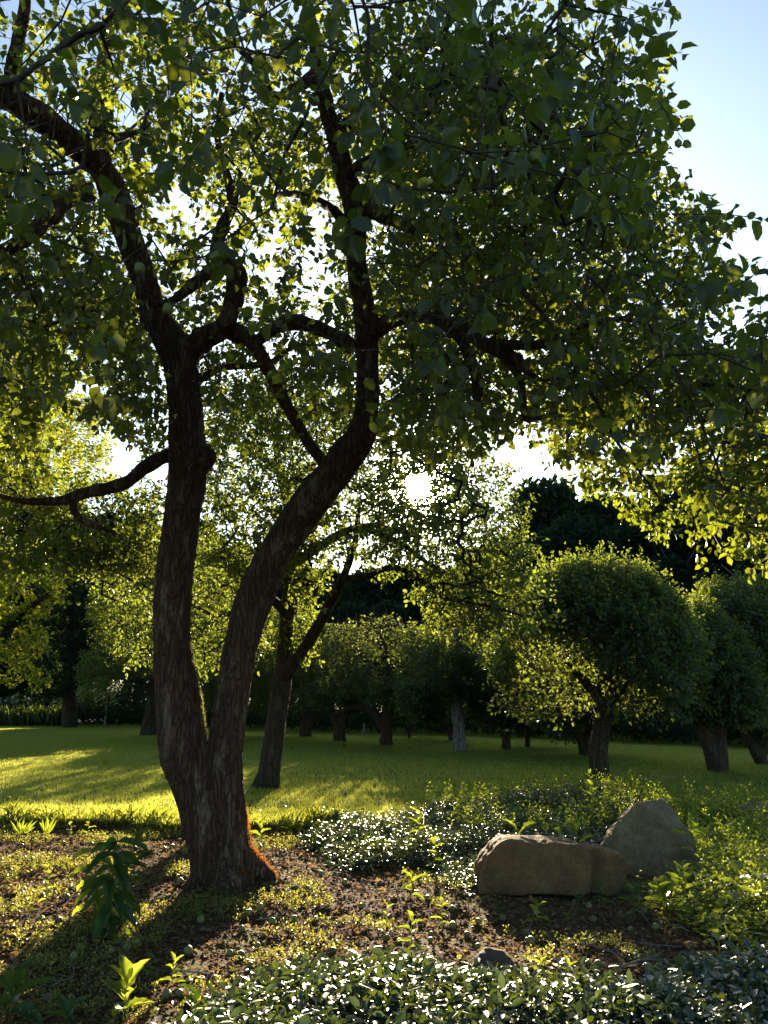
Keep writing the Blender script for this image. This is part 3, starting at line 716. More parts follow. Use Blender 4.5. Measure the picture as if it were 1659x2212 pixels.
# orange moss on the sunlit right foot of the trunk
wz = tco + TB; dirm = unit(np.array([0.85, 0.5, 0.1]))
k = (tco[:, 2] < .8) & (tco[:, 2] > -.02) & ((tno @ dirm) > .5 + .35 * np.clip(tco[:, 2] / .9, 0, 1)) & (vnoise(tco, 9) > -.35) & (wz[:, 0] > -1.36) & (wz[:, 1] > 7.0 - .1)
k &= rng.random(len(k)) < np.clip(1.3 - 1.3 * tco[:, 2], .2, 1)
ii = np.where(k)[0]; ii = np.repeat(ii, 5)
pp_ = tco[ii] + rng.normal(0, .008, (len(ii), 3)); dd_ = unit(tno[ii] + rng.normal(0, .5, (len(ii), 3)))
M_moss = leaf_mat('orange_moss', [(.16, .055, .015), (.22, .08, .02)], [(.50, .15, .02), (.60, .24, .03)], .7, .55, .1)
V, t_, q_ = leaves_geo(pp_, dd_, rvec(len(ii)), rng.uniform(.006, .02, len(ii)), .003, 0)
tag(link('moss', mesh('moss', V, [t_]), M_moss, tree), kind='stuff')
# green moss in the crotch and on the inner edges
k = (tco[:, 2] > .9) & (tco[:, 2] < 2.1) & ((tno @ unit(np.array([.6, .6, .4]))) > .55) & (wz[:, 0] < -1.35)
ii = np.where(k)[0]; ii = np.repeat(ii, 2)
pp_ = tco[ii] + rng.normal(0, .006, (len(ii), 3)); dd_ = unit(tno[ii] + rng.normal(0, .5, (len(ii), 3)))
V, t_, q_ = leaves_geo(pp_, dd_, rvec(len(ii)), rng.uniform(.006, .014, len(ii)), .003, 0)
tag(link('green_moss', mesh('green_moss', V, [t_]), M_small, tree), kind='stuff')

# ------------------------------------------------------------------ crowns filled from an outline with real depth
def fill(poly, Yc, depth, n, dens_noise=.5, ns=1.0, surf=0.0):
    poly_a = np.array(poly, float); x0, y0 = poly_a.min(0); x1, y1 = poly_a.max(0); o = []
    tot_ = 0
    while tot_ < n:
        px = rng.uniform(x0, x1, n * 2); py = rng.uniform(y0, y1, n * 2); k = inpoly(px, py, poly); px = px[k]; py = py[k]
        d = polydist(px, py, poly); hw = .38 * min(x1 - x0, y1 - y0); t = np.clip(d / hw, 0, 1)
        half = depth * np.sqrt(1 - (1 - t) ** 2) + .05
        u = rng.uniform(-1, 1, len(px))
        if surf: u = np.sign(u) * np.abs(u) ** (1 - surf)
        q = P(px, py, Yc + u * half)
        rag = min(x1 - x0, y1 - y0) * .17
        kk = d > rag * (.15 + .9 * vnoise(q, 1.1 * 15 / Yc, 3.3) + .5 * vnoise(q, 3.0 * 15 / Yc, 8.1)); q = q[kk]
        k = vnoise(q, ns, 1.7) + .5 * vnoise(q, ns * 2.3, 4) > rng.uniform(-1, -1 + 2 * dens_noise, len(q)) - .2
        k &= q[:, 2] > .55
        q = q[k]; o.append(q); tot_ += len(q)
    return np.vstack(o)[:n]
def leafmesh(name, origin, parent, mat, C, D, tl, nl, L, ratio, detail, droop=.3, spread=1.0, twigs=True, carve=True, sky=.6):
    a = clusters(C, D, tl, nl, L, ratio, droop, spread)
    lp, ldv, lnm, LL, WW, base = a; k = np.ones(len(lp), bool)
    if carve: k &= keep_light(lp) | (rng.random(len(lp)) < (.12 if mat is M_orch and name == 'crown' else 0))
    if sky: k &= skyok(lp, sky)
    k &= lp[:, 2] > .25
    lp, ldv, lnm, LL, WW = [x[k] for x in (lp, ldv, lnm, LL, WW)]
    V, t_, q_ = leaves_geo(lp, ldv, lnm, LL, WW, detail)
    o = link(name, loc_mesh(name, V, [t_, q_], origin), mat, parent); tag(o, kind='stuff')
    if twigs:
        V, q = segs(C, C + unit(D) * np.broadcast_to(tl, (len(C),))[:, None], .006, .003, 3)
        tag(link('twigs', loc_mesh('twigs', V, [q], origin), M_twig, parent), kind='stuff')
    return o

# second apple tree, behind between the stems
T2Y = float(G(580, 1702)[1])
T2 = np.array([float(G(580, 1702)[0]), T2Y, gh(G(580, 1702)[0], T2Y)])
t2 = empty('apple_tree', T2, 'slim leaning apple tree on the lawn just right of the forked trunk', 'tree')
s0 = limb([(572, 1712, 84), (580, 1690, 60), (585, 1640, 52), (597, 1560, 50), (608, 1480, 50), (618, 1400, 46), (626, 1300, 42), (630, 1220, 38), (628, 1150, 32), (620, 1080, 26), (600, 1000, 20), (590, 900, 12)], T2Y); s0[:, 3] *= .86
me, _, _ = remeshed('trunk', [s0, limb([(580, 1685, 60), (555, 1702, 30), (535, 1716, 10)], T2Y)], .03, T2, .014, 14)
link('trunk', me, M_bark2, t2)
l2 = [[(606, 1465, 40, T2Y), (640, 1425, 28, T2Y - .3), (680, 1365, 26, T2Y - .6), (715, 1300, 24, T2Y - .8), (745, 1240, 18, T2Y - 1), (768, 1165, 14, T2Y - 1.1), (775, 1090, 9, T2Y - 1.1)],
      [(630, 1240, 34, T2Y), (655, 1205, 24, T2Y - .2), (700, 1175, 20, T2Y - .5), (740, 1150, 17, T2Y - .9), (800, 1135, 12, T2Y - 1.4), (880, 1150, 9, T2Y - 2)],
      [(740, 1250, 16, T2Y - 1), (790, 1245, 14, T2Y - 1.3), (850, 1225, 13, T2Y - 1.8), (905, 1250, 12, T2Y - 2.3), (960, 1290, 9, T2Y - 2.7), (1060, 1310, 6, T2Y - 3), (1130, 1330, 4, T2Y - 3.2)],
      [(780, 1140, 12, T2Y - 1.2), (860, 1170, 11, T2Y - 1.6), (930, 1220, 9, T2Y - 2), (1010, 1260, 7, T2Y - 2.4), (1090, 1290, 4, T2Y - 2.8)],
      [(630, 1240, 26, T2Y), (590, 1200, 16, T2Y + .2), (520, 1190, 12, T2Y + .3), (450, 1210, 9, T2Y + .3), (380, 1180, 6, T2Y + .3)],
      [(620, 1330, 24, T2Y), (580, 1290, 16, T2Y - .3), (530, 1310, 12, T2Y - .7), (470, 1330, 9, T2Y - 1), (400, 1300, 6, T2Y - 1.2), (300, 1260, 5, T2Y - 1.5), (200, 1210, 3, T2Y - 1.7)],
      [(612, 1060, 22, T2Y), (680, 1000, 14, T2Y), (770, 960, 10, T2Y + .2), (880, 950, 8, T2Y + .4), (980, 980, 5, T2Y + .5)],
      [(600, 1010, 18, T2Y), (520, 960, 12, T2Y + .3), (450, 940, 8, T2Y + .5)]]
n2 = []
for pts_ in l2:
    cp = catmull(limb(pts_), .08); cp[:, 3] *= 1 + .15 * vnoise(cp[:, :3], 9); b = MB(); b.tube(cp, 9, rough=.1)
    link('branch', b.mesh('branch', T2), M_bark2, t2); n2.append(catmull(limb(pts_), .2)[:, :3])
n2.append(catmull(s0[5:], .2)[:, :3])
polyA = [(430, 850), (620, 800), (850, 860), (1000, 940), (1110, 1010), (1150, 1130), (1130, 1220), (1190, 1340), (1130, 1360), (1010, 1340), (940, 1350), (900, 1280), (800, 1230), (720, 1210), (700, 1290), (640, 1300), (600, 1200), (540, 1260), (450, 1200), (420, 1000)]
polyB = [(450, 1180), (610, 1180), (560, 1330), (620, 1440), (590, 1500), (430, 1480), (300, 1420), (270, 1480), (250, 1330), (150, 1230), (160, 1170), (350, 1120)]
C2 = np.vstack([fill(polyA, T2Y - 1.2, 2.6, 2600, .6, 1.3), fill(polyB, T2Y - .3, 1.8, 700, .5, 1.2), fill([(960, 1180), (1140, 1180), (1200, 1350), (1050, 1370), (930, 1360), (900, 1270)], T2Y - 2.6, .7, 190, .8, 2.2), fill([(800, 960), (900, 930), (1010, 970), (1030, 1060), (990, 1150), (880, 1170), (800, 1130)], T2Y, 1.2, 330, .3, 1.5), fill([(140, 1060), (350, 1040), (350, 1200), (150, 1200)], T2Y - 2.4, 1.0, 190, .4, 1.2),
                fill([(640, 1320), (690, 1330), (700, 1370), (660, 1440), (640, 1420)], T2Y - .3, .4, 45, .1, 1.2)])
C2 = np.vstack([C2, fill([(0, 640), (240, 640), (330, 760), (150, 800), (100, 900), (90, 1090), (190, 1120), (330, 1090), (330, 1260), (200, 1230), (0, 1200)], T2Y - 3.2, 1.2, 900, .45, 1.0)])
C2 = C2[skyok(C2, .9) & keep_light(C2)]
A_, B_, ra_, rb_, D_ = grow(n2, C2, .3)
V, q = segs(A_, B_, np.maximum(ra_ * 1.5, .004), np.maximum(rb_ * 1.5, .003), 3); tag(link('twigs', loc_mesh('twigs', V, [q], T2, True), M_twig, t2), kind='stuff')
D_ = unit(D_ + rng.normal(0, .5, D_.shape) + np.array([0, 0, .25]))
leafmesh('foliage', T2, t2, M_orch, C2, D_, rng.uniform(.18, .4, len(C2)), 9, .082, .62, 1, droop=.45)

# orchard trees with round clipped crowns --------------------------------------------------
def orchard(px, py, stems, crown, dens, Lf, label, group=None, mat=M_orch, bark=M_bark2, depth=None, nlf=12, name='apple_tree', sprouts=0, Yadd=0, cat='tree', spr_len=.5):
    g = G(px, py); o = np.array([g[0], g[1] + Yadd, gh(g[0], g[1] + Yadd)])
    if Yadd: o[0] = P(px, py, g[1] + Yadd)[0]
    Yc = float(o[1]); t = empty(name, o, label, cat, group)
    main = True; ps = []
    for s_ in stems:
        l = limb(s_, Yc); l[:, 3] *= .84
        if main: l[0, 2] = o[2] - .05
        ps.append(l); main = False
    me, _, _ = remeshed('trunk', ps, max(.03, ps[0][:, 3].mean() / 6), o, .02, 12)
    link('trunk', me, bark, t)
    ca = np.array(crown, float); wpx = ca[:, 0].max() - ca[:, 0].min(); dp = depth or wpx * Yc / F * .42
    C = fill(crown, Yc, dp, dens, .85, 1.5, surf=.3)
    cen = P(ca[:, 0].mean(), ca[:, 1].mean() + 40, Yc)
    D = unit(unit(C - cen) + np.array([0, 0, .7]) + rng.normal(0, .45, C.shape))
    leafmesh('crown', o, t, mat, C, D, rng.uniform(.2, .45, len(C)), nlf + 2, Lf * (1.5 if mat is M_orch else 1.15), .72, 0, droop=.15)
    # scaffold limbs inside the crown
    b = MB(); top = ps[0][-1]
    for k in range(7):
        e = C[rng.integers(len(C))]; s = top[:3]; mid = (s + e) / 2 + np.array([0, 0, .15 * Yc / 15])
        b.tube(catmull(np.array([[*s, top[3] * .6], [*mid, top[3] * .35], [*e, .01]]), .2), 7)
    link('scaffold_limbs', b.mesh('limbs', o), bark, t)
    if sprouts:
        d = polydist(proj(C)[0], proj(C)[1], crown); cx_, cy_, _ = proj(C)
        cand = np.where((d < 60) & (cy_ < ca[:, 1].mean() + 10))[0]
        cand = cand[rng.permutation(len(cand))[:sprouts]]
        S = C[cand]; DS = unit(np.array([0, 0, 1.0]) + rng.normal(0, .22, S.shape))
        leafmesh('sprouts', o, t, mat, S, DS, rng.uniform(.3, spr_len + .2, len(S)), 11, Lf * 1.05, .5, 1, droop=-.25, spread=.7)
    return t, C
orchard(1295, 1684, [[(1293, 1690, 62), (1296, 1665, 50), (1292, 1620, 46), (1300, 1570, 44), (1306, 1510, 50), (1310, 1440, 34)], [(1306, 1525, 34), (1270, 1480, 24), (1220, 1430, 14)], [(1308, 1520, 36), (1360, 1470, 24), (1410, 1430, 14)]],
        [(1070, 1480), (1080, 1380), (1120, 1310), (1180, 1260), (1250, 1238), (1305, 1225), (1380, 1250), (1440, 1300), (1470, 1330), (1500, 1370), (1510, 1450), (1500, 1540), (1420, 1570), (1340, 1550), (1270, 1540), (1180, 1560), (1090, 1540)],
        3600, .066, 'round-crowned apple tree with stout leaning trunk right behind the two boulders', 'round orchard trees', sprouts=700)
orchard(1553, 1667, [[(1553, 1675, 46), (1545, 1640, 46), (1525, 1590, 34), (1500, 1550, 22), (1470, 1520, 14)], [(1560, 1660, 36), (1556, 1600, 30), (1560, 1540, 26), (1560, 1460, 16)], [(1545, 1650, 30), (1548, 1590, 24), (1535, 1540, 20), (1520, 1480, 12)]],
        [(1440, 1370), (1470, 1340), (1530, 1330), (1580, 1380), (1625, 1440), (1640, 1530), (1600, 1580), (1540, 1560), (1500, 1575), (1440, 1540)],
        1700, .066, 'round apple tree with three stems fanning up from one base, right of the boulders', 'round orchard trees', sprouts=300)
orchard(1645, 1652, [[(1650, 1658, 34), (1640, 1635, 30), (1620, 1600, 24), (1600, 1560, 18)], [(1645, 1640, 24), (1660, 1590, 20), (1680, 1540, 14)]],
        [(1500, 1340), (1520, 1290), (1590, 1275), (1680, 1290), (1760, 1330), (1790, 1450), (1760, 1570), (1650, 1580), (1600, 1540), (1540, 1480)],
        2300, .066, 'bluish green apple tree at the right edge with trunk leaning left', 'round orchard trees', sprouts=420)
orchard(835, 1610, [[(835, 1616, 40), (835, 1585, 28), (838, 1540, 26), (840, 1480, 24), (842, 1420, 16)], [(830, 1575, 22), (812, 1545, 20), (785, 1528, 18), (755, 1530, 14), (720, 1545, 9)]],
        [(690, 1430), (720, 1370), (790, 1350), (850, 1345), (900, 1370), (930, 1440), (910, 1520), (850, 1530), (800, 1500), (740, 1510), (690, 1500)],
        2000, .07, 'apple tree with one limb arching low to the left over the shaded lawn', 'round orchard trees', sprouts=260)
orchard(735, 1601, [[(735, 1608, 36), (734, 1580, 28), (745, 1545, 22), (770, 1510, 14)], [(733, 1585, 22), (722, 1550, 16), (700, 1500, 10)]],
        [(650, 1440), (670, 1385), (720, 1355), (780, 1370), (800, 1450), (780, 1530), (700, 1540), (655, 1510)],
        1500, .07, 'dark apple tree with short thick trunk, left of the arching limb', 'round orchard trees', sprouts=90)
orchard(660, 1592, [[(660, 1598, 34), (660, 1570, 26), (655, 1530, 20), (650, 1490, 12)], [(662, 1575, 20), (690, 1535, 14)]],
        [(440, 1440), (470, 1340), (560, 1290), (660, 1310), (700, 1400), (700, 1500), (690, 1545), (600, 1545), (540, 1530), (450, 1510)],  # crown outline widened to the left, added to throw shade on the lawn
        2200, .07, 'dark apple tree just right of the slim leaning tree, broad flared foot', 'round orchard trees')
orchard(993, 1622, [[(994, 1628, 44), (993, 1600, 32), (990, 1560, 30), (986, 1520, 27), (985, 1450, 23), (988, 1380, 20), (992, 1300, 16), (995, 1220, 10)]],
        [(870, 1470), (880, 1380), (940, 1330), (1020, 1320), (1090, 1370), (1110, 1450), (1080, 1520), (1010, 1500), (950, 1520), (890, 1540)],
        2200, .07, 'old tree with pale grey split bark standing alone mid-lawn', None, bark=M_bark_grey)
orchard(1095, 1618, [[(1095, 1624, 26), (1094, 1590, 20), (1096, 1550, 17), (1100, 1500, 12)]],
        [(1010, 1500), (1030, 1440), (1090, 1400), (1150, 1430), (1180, 1500), (1160, 1560), (1090, 1570), (1030, 1560)],
        1300, .07, 'small straight-trunked apple tree right of the pale grey tree', 'round orchard trees')
orchard(1140, 1614, [[(1140, 1619, 18), (1140, 1595, 13), (1138, 1560, 10)]],
        [(1090, 1540), (1110, 1490), (1160, 1470), (1210, 1500), (1200, 1580), (1130, 1585)],
        800, .07, 'thin-trunked apple tree in the shade between two others', 'round orchard trees')
orchard(1265, 1635, [[(1266, 1642, 34), (1262, 1610, 28), (1250, 1588, 22), (1225, 1565, 16), (1200, 1550, 10)], [(1264, 1600, 20), (1275, 1560, 16)]],
        [(1150, 1520), (1170, 1440), (1260, 1400), (1340, 1430), (1360, 1520), (1320, 1580), (1220, 1590), (1160, 1560)],
        1500, .07, 'crooked apple tree partly hidden behind the round tree beside the boulders', 'round orchard trees')
orchard(975, 1602, [[(976, 1607, 14), (970, 1580, 10), (962, 1560, 8), (955, 1520, 5)]],
        [(900, 1510), (930, 1470), (990, 1480), (1000, 1540), (960, 1570), (910, 1560)],
        500, .07, 'thin crooked tree peeping out behind the pale grey tree', 'round orchard trees')
orchard(885, 1594, [[(885, 1598, 11), (884, 1570, 8), (886, 1530, 5)]],
        [(840, 1500), (870, 1450), (920, 1460), (930, 1540), (890, 1560), (850, 1550)],
        500, .07, 'young thin-stemmed tree far back on the shaded lawn', 'round orchard trees')
orchard(322, 1590, [[(322, 1600, 60), (322, 1575, 40), (330, 1530, 34), (335, 1480, 30), (340, 1400, 22), (345, 1300, 14)], [(330, 1500, 20), (290, 1462, 14), (230, 1455, 10), (185, 1465, 5)], [(325, 1570, 30), (300, 1596, 14), (285, 1602, 6)]],
        [(170, 1500), (180, 1440), (200, 1300), (260, 1200), (380, 1150), (480, 1180), (520, 1300), (500, 1450), (440, 1530), (340, 1490), (260, 1500), (220, 1520)],
        3400, .075, 'broad tree half hidden behind the left stem with a low limb to the left', None, depth=2.6)

# maple on the left, sunlit
mo = np.array([*P(-60, 1600, 22)[:2], 0.0])
t, MC = orchard(-60, 1628, [[(-60, 1640, 70), (-60, 1580, 55), (-55, 1450, 50), (-40, 1300, 44), (-10, 1100, 30), (10, 950, 16)], [(-50, 1400, 30), (40, 1330, 20), (110, 1280, 10)], [(-40, 1250, 30), (60, 1150, 16), (130, 1080, 8)]],
        [(-400, 900), (-200, 760), (0, 640), (120, 700), (150, 830), (215, 870), (250, 930), (235, 985), (260, 1060), (160, 1110), (130, 1200), (150, 1240), (130, 1290), (60, 1330), (100, 1380), (85, 1440), (150, 1460), (130, 1490), (70, 1480), (0, 1470), (-200, 1500), (-400, 1400)],
        5200, .12, 'tall yellow-green leafy tree glowing at the left edge behind the branches', None, mat=M_maple, depth=3.4, name='maple_tree', nlf=9)
# far dark trees left
orchard(150, 1572, [[(150, 1580, 40), (150, 1500, 30), (155, 1380, 22), (160, 1260, 12)]],
        [(60, 1500), (70, 1300), (120, 1190), (200, 1160), (290, 1220), (330, 1330), (320, 1500), (250, 1550), (120, 1555)],
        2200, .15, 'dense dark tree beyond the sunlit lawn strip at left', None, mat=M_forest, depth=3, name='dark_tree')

# ------------------------------------------------------------------ forest behind
def forest_crown(seed, H, R, n, L):
    r = np.random.default_rng(seed); pts = []
    nb_ = 46
    for k in range(nb_):
        t = r.uniform(.18, 1); rr = R * math.sqrt(max(.08, 1 - ((t - .45) / .62) ** 2)) * .62; a = r.uniform(0, 2 * PI)
        c = np.array([math.cos(a) * rr * r.uniform(.1, 1), math.sin(a) * rr * r.uniform(.1, 1), H * t * .93]); br = R * r.uniform(.14, .32)
        m_ = n // nb_; d = r.normal(size=(m_, 3)); d /= np.linalg.norm(d, axis=1, keepdims=True)
        pts.append(c + d * br * r.uniform(.6, 1.05, (m_, 1)))
    p = np.vstack(pts); p[:, 2] = np.maximum(p[:, 2], .6)
    return leaves_geo(p, unit(r.normal(size=p.shape) + np.array([0, 0, .3])), r.normal(size=p.shape) + np.array([0, 0, 1]), r.uniform(.6, 1.3, len(p)) * L, r.uniform(.6, 1.3, len(p)) * L * .6, 0)
FC = []
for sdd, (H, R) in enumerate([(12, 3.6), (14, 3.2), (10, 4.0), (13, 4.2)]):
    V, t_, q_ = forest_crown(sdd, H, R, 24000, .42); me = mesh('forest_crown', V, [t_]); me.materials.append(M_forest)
    b = MB(); b.tube(catmull(np.array([[0, 0, -.3, .28], [.1, 0, H * .3, .2], [-.15, .1, H * .6, .13], [0, 0, H * .92, .04]]), .8), 8)
    for k in range(7):
        a = rng.uniform(0, 6.3); z0 = H * rng.uniform(.25, .7); b.tube(catmull(np.array([[0, 0, z0, .09], [math.cos(a) * R * .4, math.sin(a) * R * .4, z0 + 1, .05], [math.cos(a) * R * .8, math.sin(a) * R * .8, z0 + 1.8, .02]]), .6), 5)
    tm = b.mesh('forest_trunk'); tm.materials.append(M_bark_grey if sdd == 1 else M_bark2); FC.append((H, me, tm))
TOP = [(-500, 1150), (0, 1240), (150, 1140), (420, 1130), (500, 1200), (600, 1240), (850, 1230), (1000, 1220), (1060, 1190), (1110, 1140), (1150, 1085), (1190, 1062), (1260, 1066), (1330, 1085), (1420, 1060), (1500, 1010), (1600, 985), (1659, 1000), (1900, 950), (2200, 950)]
def top_at(px): return float(np.interp(px, [a for a, b in TOP], [b for a, b in TOP]))
def forest_tree(px, Y, topy, k, name, label, group):
    H, cm, tm = FC[k % 4]; pt = P(px, topy, Y); z0 = (Y - 45) * .02 if Y > 45 else 0
    s = (pt[2] - z0) / H; t = empty(name, (pt[0], Y, z0), label, 'tree', group)
    t.scale = (s * random.uniform(.9, 1.25), s * random.uniform(.9, 1.2), s); t.rotation_euler = (0, 0, random.uniform(0, 6.28))
    link('crown', cm, None, t); link('trunk', tm, None, t)
k = 0
for px in np.arange(-450, 2200, 78):
    for row, (Y, dy) in enumerate([(56, 0), (46, 55)]):
        ppx = px + row * 40 + random.uniform(-14, 14)
        if ppx < 700: Y = Y + 6
        if 230 < ppx < 480: Y = 140 + row * 12
        tp = top_at(ppx) + dy + random.uniform(-8, 16)
        forest_tree(ppx, Y + random.uniform(-2, 2), tp, k, 'forest_tree', ('lower' if row else 'tall') + ' dark tree of the wood, ' + ('behind the maple at left' if ppx < 230 else 'far behind the forked trunk' if ppx < 620 else 'behind the orchard, below the sun' if ppx < 1080 else 'behind the tree by the boulders' if ppx < 1450 else 'at the right edge behind the last orchard trees'), 'trees of the wood behind the orchard'); k += 1
forest_tree(1610, 38, 975, 1, 'tall_tree', 'tallest grey-stemmed tree rising over the wood at the right edge', None)

# undergrowth along the back of the lawn
gp = []
for px in np.arange(-300, 2000, 11):
    e = np.interp(px, [-300, 0, 200, 400, 620, 900, 1200, 1450, 1659, 2000], [43, 42, 40, 38, 33, 31, 28, 25, 23, 21])
    for r in range(34):
        Y = e + rng.uniform(0, 8); h = rng.uniform(.2, 1.5) * (.5 + .5 * abs(math.sin(px * .013))); gp.append([*P(px + rng.uniform(-8, 8), 1500, Y)[:2], h * rng.uniform(.2, 1)])
for _k in range(1500):
    gp.append([*P(rng.uniform(150, 520), 1500, rng.uniform(42, 50))[:2], rng.uniform(.1, 3.2)])
gp = np.array(gp); gp = gp[keep_light(gp)]
D = unit(np.array([0, 0, 1.0]) + rng.normal(0, .5, gp.shape))
p_, d_, n_, L_, W_, _b = clusters(gp, D, rng.uniform(.3, .6, len(gp)), 10, .2, .55, .2)
V, t_, q_ = leaves_geo(p_, d_, n_, L_, W_, 0)
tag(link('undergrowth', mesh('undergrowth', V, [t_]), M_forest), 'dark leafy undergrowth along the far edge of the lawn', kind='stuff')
gpx = rng.uniform(-80, 160, 1600); gY = rng.uniform(39.5, 43, 1600); gg = P(gpx, np.full(1600, 1500.), gY); gg[:, 2] = 0
V, t_, q_ = leaves_geo(gg, unit(np.array([0, 0, 1.0]) + rng.normal(0, .2, gg.shape)), rvec(len(gg)), rng.uniform(.5, 1.1, len(gg)), .05, 0)
tag(link('tall_grass', mesh('tall_grass', V, [t_]), M_orch), 'unmown tall grass beyond the sunlit strip of lawn at left', kind='stuff')
M_wood = plain_mat('weathered_wood', [(.3, (.14, .12, .10)), (.7, (.30, .27, .23))], 20, .85, .004)
def stake(px, py, hpx, label):
    g = G(px, py); g[2] = gh(g[0], g[1]); h = hpx * g[1] / F
    b = MB(); b.tube(np.array([[0, 0, -.1, .05], [0.01, 0, h * .5, .048], [0, .01, h * .98, .045], [0, .01, h, .03]]), 8, rough=.05); o = link('wooden_stake', b.mesh('stake'), M_wood, None, g); tag(o, label, 'stake')
stake(226, 1571, 46, 'short weathered stake beyond the lawn, between the left edge and the forked tree')
stake(786, 1589, 26, 'low pale stake under the arching limb far back')

# ------------------------------------------------------------------ boulders
def rock(name, hulls, label, mat, voxel=.022, disp=.02, sm=4, group=None):
    import bmesh
    b = MB()
    allp = np.vstack([np.array(h, float) for h in hulls]); o = np.array([allp[:, 0].mean(), allp[:, 1].mean(), allp[:, 2].min()])
    for h in hulls:
        bm = bmesh.new()
        for p_ in h: bm.verts.new([float(v) for v in p_])
        bmesh.ops.convex_hull(bm, input=bm.verts); bmesh.ops.triangulate(bm, faces=bm.faces); bm.verts.ensure_lookup_table()
        vv = [v for v in bm.verts if v.link_faces]; ix = {v: i for i, v in enumerate(vv)}
        b.add([v.co[:] for v in vv], np.array([[ix[v] for v in f.verts] for f in bm.faces])); bm.free()
    me0 = b.mesh('raw', o, False); ob0 = bpy.data.objects.new('tmp', me0); COL.objects.link(ob0)
    md = ob0.modifiers.new('r', 'REMESH'); md.mode = 'VOXEL'; md.voxel_size = voxel
    ms = ob0.modifiers.new('s', 'SMOOTH'); ms.iterations = sm; ms.factor = .5
    dg = bpy.context.evaluated_depsgraph_get(); me = bpy.data.meshes.new_from_object(ob0.evaluated_get(dg)); bpy.data.objects.remove(ob0)
    nv = len(me.vertices); co = np.zeros(nv * 3, np.float32); me.vertices.foreach_get('co', co); co = co.reshape(-1, 3).astype(float)
    no = np.zeros(nv * 3, np.float32); me.vertices.foreach_get('normal', no); no = no.reshape(-1, 3)
    h_ = disp * (fbm(co, 5, 4, 2.0) + .5 * (0.5 - np.abs(vnoise(co, 11, 1.0))) + .3 * vnoise(co, 40))
    me.vertices.foreach_set('co', (co + no * h_[:, None]).astype(np.float32).ravel()); me.polygons.foreach_set('use_smooth', np.ones(len(me.polygons), bool)); me.update()
    ob = link(name, me, mat, None, o); return tag(ob, label, 'rock', group)
def rock_mat(name, a, b_, c_):
    m, n, o = newmat(name); tcn = n.nodes.new('ShaderNodeTexCoord'); ob = tcn.outputs['Object']
    c = ramp(n, noise(n, 5, 8, ob, .7), [(.3, a), (.55, b_), (.75, c_)])
    c = mixc(n, .6, c, ramp(n, noise(n, 90, 3, ob, .8), [(.35, (.5, .5, .5)), (.65, (1.35, 1.35, 1.3))]), 'MULTIPLY')
    c = mixc(n, ramp(n, noise(n, 16, 6, ob, .8), [(.56, (0, 0, 0)), (.62, (.5, .5, .5))]), c, (.06, .05, .035))
    c = mixc(n, ramp(n, noise(n, 3, 5, ob, .7), [(.58, (0, 0, 0)), (.7, (.6, .6, .6))]), c, (.10, .11, .045))
    p = n.nodes.new('ShaderNodeBsdfPrincipled'); n.links.new(c, p.inputs['Base Color']); p.inputs['Roughness'].default_value = .8
    c = mixc(n, .7, c, ramp(n, noise(n, 220, 2, ob, .8), [(.38, (.45, .45, .45)), (.62, (1.5, 1.45, 1.35))]), 'MULTIPLY')
    n.links.new(c, p.inputs['Base Color'])
    hb = mixc(n, .5, noise(n, 45, 8, ob, .8), noise(n, 12, 5, ob, .6)); n.links.new(bump(n, hb, .07), p.inputs['Normal']); n.links.new(p.outputs[0], o.inputs['Surface']); return m
M_rockA = rock_mat('brown_stone', (.17, .075, .024), (.30, .15, .052), (.42, .25, .105))
M_rockD = rock_mat('dark_stone', (.08, .042, .020), (.15, .085, .042), (.22, .13, .07))
M_rockB = rock_mat('grey_stone', (.18, .11, .05), (.33, .22, .11), (.48, .36, .21))
Ya = 7.0
def pr(pts, Y0, Y1, sh=0.0):
    return [P(x, y, Y0) for x, y in pts] + [P(x + sh, y, Y0) + np.array([0, Y1 - Y0, 0]) for x, y in pts]
def front_back(pts, Y, lean, thick):
    """front outline leaning back with height, and a back copy"""
    f = [P(x, y, Y + lean * (1925 - y) / 100) for x, y in pts]; return f + [p_ + np.array([0, thick, -.02]) for p_ in f]
rock('boulder', [front_back([(1034, 1935), (1042, 1870), (1068, 1828), (1092, 1814), (1180, 1820), (1258, 1828), (1283, 1865), (1280, 1935)], 6.95, .16, .42),
                 front_back([(1262, 1935), (1266, 1834), (1300, 1832), (1342, 1848), (1366, 1872), (1356, 1900), (1330, 1935)], 7.1, .06, .34)],
     'long low brown slab of rock with notched right end, in front of the taller boulder', M_rockA, disp=.02, sm=2, voxel=.018)
rb = [P(1285, 1832, 7.9), P(1300, 1895, 7.7), P(1440, 1905, 7.6), P(1505, 1870, 7.8), P(1498, 1820, 8.1), P(1392, 1724, 8.2), P(1430, 1718, 8.35), P(1458, 1748, 8.4), P(1372, 1738, 8.15), P(1335, 1775, 8.05), P(1455, 1755, 8.4), P(1482, 1790, 8.4),
      P(1300, 1850, 8.5), P(1500, 1850, 8.7), P(1440, 1745, 8.8), P(1360, 1780, 8.8), P(1310, 1905, 8.1)]
rock('boulder', [rb], 'tall wedge-shaped grey boulder rising behind the long brown slab', M_rockB, disp=.034, sm=2)
rock('stone', [[P(x, y, Y) for x, y, Y in [(1016, 2092, 4.85), (1030, 2064, 4.9), (1048, 2046, 4.98), (1092, 2052, 4.98), (1112, 2080, 4.9), (1106, 2108, 4.8), (1050, 2112, 4.75), (1040, 2060, 5.15), (1094, 2062, 5.15), (1026, 2090, 5.15), (1110, 2092, 5.15)]]],
     'small dark brown stone on the bare soil in front of the slab', M_rockD, voxel=.012, disp=.01, sm=3)
